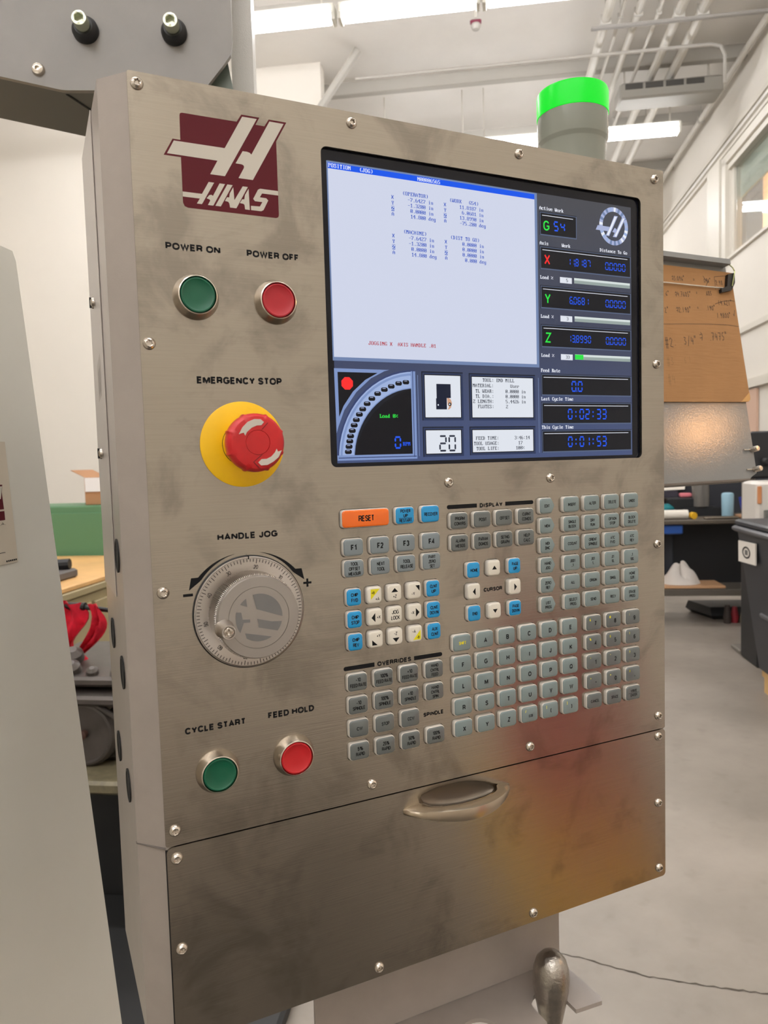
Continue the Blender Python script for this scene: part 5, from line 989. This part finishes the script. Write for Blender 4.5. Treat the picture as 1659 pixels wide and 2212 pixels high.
def pkg(name, a, b_, col, label, cat, r=.01, rough=.5, **k): return bobj(name, lambda b: b.bbox(a, b_, mat(name+'_mat_%d%d%d' % col, col, rough=rough), r), ((a[0]+b_[0])/2, (a[1]+b_[1])/2, a[2]), label, cat, **k)
bobj('paper_roll', lambda b: b.lathe((1.1, 6.72, .965), (1, 0, 0), [(.02, 0), (.04, .002), (.04, .66), (.02, .662)], mat('roll_white', (222, 216, 204), rough=.7), 20), (1.4, 6.72, .925), 'long white paper roll lying at the front of the dark workbench', 'roll')
bobj('tape_roll', lambda b: b.lathe((1.80, 6.7, .955), (.3, -1, 0), [(.012, -.02), (.03, -.02), (.03, .02), (.012, .02)], mat('tape_yellow', (222, 172, 30), rough=.5), 20), (1.8, 6.7, .925), 'small yellow tape roll on the workbench edge beside the paper roll', 'tape')
bobj('blue_tumbler', lambda b: b.lathe((2.10, 6.75, .925), (0, 0, 1), [(.042, 0), (.047, .01), (.050, .2), (.045, .215), (.03, .22)], mat('tumbler_blue', (150, 186, 204), rough=.4), 24), (2.1, 6.75, .925), 'pale blue tumbler standing on the workbench right of the clear jar', 'cup')
bobj('clear_jar', lambda b: (b.lathe((1.96, 7.05, 1.0), (0, 0, 1), [(.055, 0), (.075, .01), (.075, .2), (.07, .22)], mat('smoky_plastic', (96, 92, 88), rough=.15, spec=.7), 24), b.box((1.8, 6.98, .925), (2.12, 7.2, 1.0), MK)), (1.96, 7.0, .925), 'smoky clear jar on a black stand at the back of the workbench', 'jar')
bobj('teal_bowl', lambda b: b.lathe((1.60, 6.95, .925), (0, 0, 1), [(.05, 0), (.10, .02), (.11, .05), (.10, .09), (.06, .12)], mat('teal', (0, 108, 116), rough=.4), 24), (1.6, 6.95, .925), 'teal bowl on the workbench next to the pendant edge', 'bowl')
bobj('orange_cap_bottle', lambda b: (b.lathe((1.60, 7.15, .925), (0, 0, 1), [(.05, 0), (.05, .12), (.03, .15)], mat('bottle_navy', (50, 52, 70), rough=.4), 20), b.lathe((1.60, 7.15, 1.07), (0, 0, 1), [(.045, 0), (.05, .02), (.048, .07), (.02, .08)], mat('orange_yellow', (240, 160, 0), rough=.4), 20)), (1.6, 7.15, .925), 'bottle with an orange yellow cap at the back of the workbench', 'bottle')
bobj('paper_stack', lambda b: (b.loops([[(1.2, 7.22, 1.14), (1.86, 7.20, 1.16), (1.90, 7.27, 1.30), (1.2, 7.27, 1.26)], [(1.2, 7.23, 1.14), (1.86, 7.21, 1.16), (1.90, 7.28, 1.30), (1.2, 7.28, 1.26)]], mat('paper_white', (226, 220, 208), rough=.7)), b.box((1.2, 7.2, .925), (1.8, 7.28, 1.15), mat('slate_binder', (52, 50, 62), rough=.6))), (1.5, 7.2, .925), 'leaning white papers on dark binders behind the teal bowl', 'papers')
pkg('red_white_box', (1.80, 7.1, 1.09), (1.90, 7.18, 1.13), (214, 120, 130), 'small pink and white box on top of the black case', 'box')
pkg('black_case', (1.66, 7.02, .925), (1.99-.03, 7.24, 1.09), (22, 23, 26), 'black case at the back of the workbench under the pink box', 'case')
pkg('wooden_block', (2.17, 6.62, .925), (2.31, 6.8, .955), (176, 132, 98), 'light wood block at the right end of the workbench', 'block')
pkg('brown_tray', (1.88, 6.62, .925), (2.16, 6.72, .945), (92, 80, 64), 'brown metal tray below the blue tumbler', 'tray')
bobj('blue_broom_handle', lambda b: b.tube([(2.13, 6.52, 1.12), (2.24, 6.44, .45), (2.32, 6.40, 0.012)], .016, mat('broom_blue', (34, 48, 140), rough=.4), 10), (2.32, 6.40, 0), 'dark blue pole leaning against the workbench beside the grey post', 'pole')
pkg('orange_crate', (1.50, 6.88, .32), (1.60, 7.1, .86), (160, 78, 32), 'orange brown crate under the workbench next to the pendant edge', 'crate')
pkg('slate_bin', (1.605, 6.95, .32), (1.695, 7.2, .86), (54, 58, 66), 'slate grey bin under the workbench', 'bin', r=.005)
pkg('blue_box', (1.30, 6.63, .80), (1.70, 6.74, .884), (30, 76, 150), 'blue box tucked under the workbench top', 'box')
pkg('wooden_board', (1.3, 6.66, .321), (2.06, 6.97, .345), (204, 160, 120), 'light wooden board on the lower shelf', 'board', r=.004)
b = RB(); N1, N2 = 16, 12; rows = []
for i in range(N1+1):
    a = 2*PI*i/N1; row = []
    for k in range(N2+1):
        t = k/N2; rr = 1-t; hz = .19*(1-rr**2)*(.75+.35*math.sin(a*2+1)+.12*math.sin(a*5+t*7)); row.append((1.72+.17*rr*math.cos(a)*(1+.12*math.sin(3*a)), 6.80+.11*rr*math.sin(a), .346+max(0, hz*.9)))
    rows.append(row)
i0 = b.mi(mat('white_cloth', (212, 204, 196), rough=.9))
for row in rows: b.v += row
for i in range(N1):
    for k in range(N2): q = i*(N2+1)+k; b.f.append([q, q+N2+1, q+N2+2, q+1]); b.m.append(i0)
obj('white_cloth', b, None, loc=RM(1.72, 6.80, .346), smooth=80, label='crumpled white cloth on the lower shelf of the workbench', category='cloth')
bobj('black_flat_case', lambda b: b.loops([[(2.03, 6.90, 0), (2.6, 6.93, 0), (2.6, 7.26, 0), (1.93, 7.26, 0)], [(2.0, 6.86, .04), (2.6, 6.90, .04), (2.6, 7.28, .04), (1.88, 7.26, .04)], [(2.0, 6.9, .11), (2.6, 6.94, .11), (2.6, 7.26, .11), (1.9, 7.24, .11)]], MK), (2.2, 7.0, 0), 'flat black plastic case on the floor below the workbench shelf', 'case')
bobj('red_fittings', lambda b: [b.lathe((2.10+.07*k, 6.75+.03*(k % 2), 0), (0, 0, 1), [(.03, 0), (.035, .05), (.02, .16-.02*k)], mat('fit%d' % k, c_, rough=.5), 12) for k, c_ in enumerate(((60, 50, 46), (150, 40, 50), (130, 120, 100), (120, 90, 80)))], (2.2, 6.75, 0), 'small red and brown bottles on the floor under the workbench', 'bottles')
pkg('blue_bottle', (2.21, 6.62, 0), (2.28, 6.70, .20), (96, 140, 196), 'light blue bottle on the floor behind the black bin', 'bottle', r=.02)
# grey post, monitor, white machine
sp = thing('equipment_stand', RM(2.0, 6.0, 0), 'grey steel stand post right of the workbench carrying a black monitor', 'stand')
b = RB(); b.bbox((1.91, 5.75, 0), (1.985, 5.83, 1.40), mat('post_grey', (120, 114, 106), rough=.5), .006); obj('post', b, sp)
b = RB(); b.bbox((1.86, 5.70, 0), (2.6, 5.9, .03), mat('post_grey', (120, 114, 106)), .006); obj('foot_plate', b, sp)
b = RB(); b.bbox((1.93, 5.69, 1.30), (2.60, 5.74, 1.64), MK, .012); obj('monitor', b, sp)
b = RB(); b.lathe((2.03, 5.69, 1.42), (0, -1, 0), [(.03, 0), (.035, .03), (.02, .05)], M_dark, 20); obj('monitor_knob', b, sp)
wm = thing('white_machine', RM(2.3, 5.5, .8), 'white and orange machine behind the black bin at the right edge', 'machine')
b = RB(); b.bbox((1.835, 5.3, .78), (2.6, 5.6, 1.29), mat('machine_white', (208, 202, 194), rough=.4), .02); obj('machine_body', b, wm)
b = RB(); b.bbox((1.838, 5.285, 1.14), (1.865, 5.3, 1.26), mat('orange_strip', (196, 130, 84), rough=.5), .004); obj('orange_strip', b, wm)
b = RB(); b.bbox((1.88, 5.27, .99), (2.3, 5.3, 1.10), mat('grey_mark', (104, 104, 100), rough=.5), .004); obj('grey_emblem', b, wm)
b = RB(); b.bbox((1.85, 5.32, 0), (2.65, 5.65, .78), MK, .01); obj('machine_stand', b, wm)
# black wheeled bin on pallet, with white tag
bi = thing('black_bin', RM(2.0, 4.4, .15), 'large black plastic bin with a white round-mark tag at the right edge, on a pallet', 'bin')
MBn = mat('black_poly', (44, 46, 52), rough=.45)
b = RB(); b.loops([[(1.683, 4.0, .15), (2.3, 4.0, .15), (2.3, 4.80, .15), (1.683, 4.80, .15)], [(1.603, 3.93, .85), (2.4, 3.93, .85), (2.4, 4.88, .85), (1.603, 4.88, .85)], [(1.585, 3.9, 1.0), (2.42, 3.9, 1.0), (2.42, 4.9, 1.0), (1.585, 4.9, 1.0)]], MBn); obj('bin_body', b, bi)
b = RB(); b.bbox((1.555, 3.86, 1.0), (2.45, 4.93, 1.035), mat('bin_rim_grey', (84, 84, 88), rough=.4), .012); b.bbox((1.57, 3.88, 1.035), (2.44, 4.92, 1.075), MBn, .012); obj('lid', b, bi)
b = RB(); b.loops([[(1.665, 4.42, .20), (1.59, 4.40, .98), (1.62, 4.40, .98), (1.70, 4.42, .20)], [(1.665, 4.45, .20), (1.59, 4.44, .98), (1.62, 4.44, .98), (1.70, 4.45, .20)]], MBn); b.bbox((1.63, 4.0, .50), (1.68, 4.66, .53), mat('bin_rim_grey', (84, 84, 88)), .008); obj('ribs', b, bi)
b = RB(); b.loops([[(r_, 4.57, .826), (r_, 4.855, .815), (r_, 4.86, .945), (r_, 4.57, .955)] for r_ in (1.576, 1.584)], mat('tag_white', (222, 216, 208), rough=.5)); tg = obj('white_tag', b, bi)
b = RB(); cd, cz, cr_ = 4.715, .885, 1.5745
for k in range(20):
    a, c = 2*PI*k/20, 2*PI*(k+1)/20
    b.poly([(cr_, cd+r_*1.9*math.cos(t_), cz+r_*math.sin(t_)) for r_, t_ in ((.036, a), (.036, c), (.027, c), (.027, a))], M_black)
b.poly([(cr_, 4.69, .87), (cr_, 4.74, .87), (cr_, 4.74, .90), (cr_, 4.69, .90)], mat('grey_mark', (104, 104, 100), rough=.5)); obj('round_mark', b, tg)
pa = thing('wooden_pallet', RM(2.0, 4.6, 0), 'light wood pallet under the black bin', 'pallet')
MP = mat('pallet_wood', (204, 166, 112), rough=.7, vary=.1, vscale=10)
for k in range(5): b = RB(); b.box((1.70, 3.98+.17*k, .10), (2.6, 4.12+.17*k, .15), MP); obj('plank', b, pa)
for k in range(3): b = RB(); b.box((1.71+.40*k, 3.99, 0), (1.79+.40*k, 4.79, .10), MP); obj('bearer', b, pa)
# wooden framed opening on the far part of the right wall
b = RB(); b.box((R1-.03, 8.6, 1.2), (R1-.005, 9.0, 2.18), mat('pinkish_board', (206, 172, 150), rough=.7)); obj('notice_board', b, None, loc=RM(R1-.02, 8.8, 1.2), label='pinkish brown board on the right wall behind the holder', category='board')

# --- unseen coloured props, added right of the camera for reflections in the steel
tcx = thing('red_reflection_chest', (1.32, -1.36, .30), 'unseen red chest on a yellow case, added to be mirrored softly in the steel', 'tool chest')
b = MB(); b.bbox((1.19, -1.56, .30), (1.46, -1.20, .98), mat('cart_red', (186, 100, 106), rough=.5), .01); obj('chest_body', b, tcx)
b = MB(); b.bbox((1.15, -1.58, .98), (1.49, -1.18, 1.0), M_dark, .005); obj('chest_top', b, tcx)
for k in range(4): b = MB(); b.bbox((1.20, -1.1995, .32+.165*k), (1.45, -1.192, .475+.165*k), mat('cart_red', (186, 100, 106)), .004); dw = obj('drawer', b, tcx); b = MB(); b.tube([(1.25, -1.192, .43+.165*k), (1.25, -1.175, .43+.165*k), (1.39, -1.175, .43+.165*k), (1.39, -1.192, .43+.165*k)], .005, M_chrome, 8); obj('handle', b, dw)
ycx = thing('yellow_reflection_case', (1.32, -1.3, 0), 'unseen yellow case under the red chest, added to be mirrored in the steel', 'case')  # added out of view as the yellow part of the reflection
b = MB(); b.bbox((1.12, -1.60, 0), (1.53, -1.10, .26), mat('bin_yellow', (226, 180, 20), rough=.5), .02); obj('case_body', b, ycx)
b = MB(); b.bbox((1.11, -1.61, .26), (1.54, -1.09, .299), mat('bin_yellow', (226, 180, 20)), .01); obj('lid', b, ycx)
mt_ = MB(); mt_.bbox((-1.0, -2.5, .001), (.98, -.25, .014), mat('dark_reflection_mat', (82, 77, 70), rough=.8, bump=.4, bscale=90), .004)  # unseen mat, added so the lower steel reflects something dark
obj('dark_reflection_mat', mt_, None, loc=(0, -1.3, .001), label='unseen dark mat added in front of the control pendant to darken its lower steel', category='mat')
# warm work lamp behind the camera
wl = thing('work_lamp', (2.23, -1.0, 2.06), 'warm round work lamp on a stand behind the camera, outside the picture', 'lamp')
b = MB(); b.lathe((2.23, -1.0, 2.06), Vector((-.75, .6, -.25)), [(.02, -.12), (.07, -.08), (.11, 0), (.10, .002), (.06, -.06)], M_dark, 28, cap1=False); obj('shade', b, wl)
b = MB(); b.lathe((2.23, -1.0, 2.06), Vector((-.75, .6, -.25)), [(.075, -.03), (.06, -.018), (.01, -.014)], mat('warm_bulb', (255, 255, 255), emit=(255, 186, 120), es=30), 24); obj('bulb', b, wl)
b = MB(); b.tube([(2.31, -1.06, 2.08), (2.42, -1.15, 1.9), (2.42, -1.15, .02)], .014, M_dark, 10); b.lathe((2.42, -1.15, 0), (0, 0, 1), [(.2, 0), (.2, .015), (.03, .03)], M_dark, 28); obj('stand', b, wl)
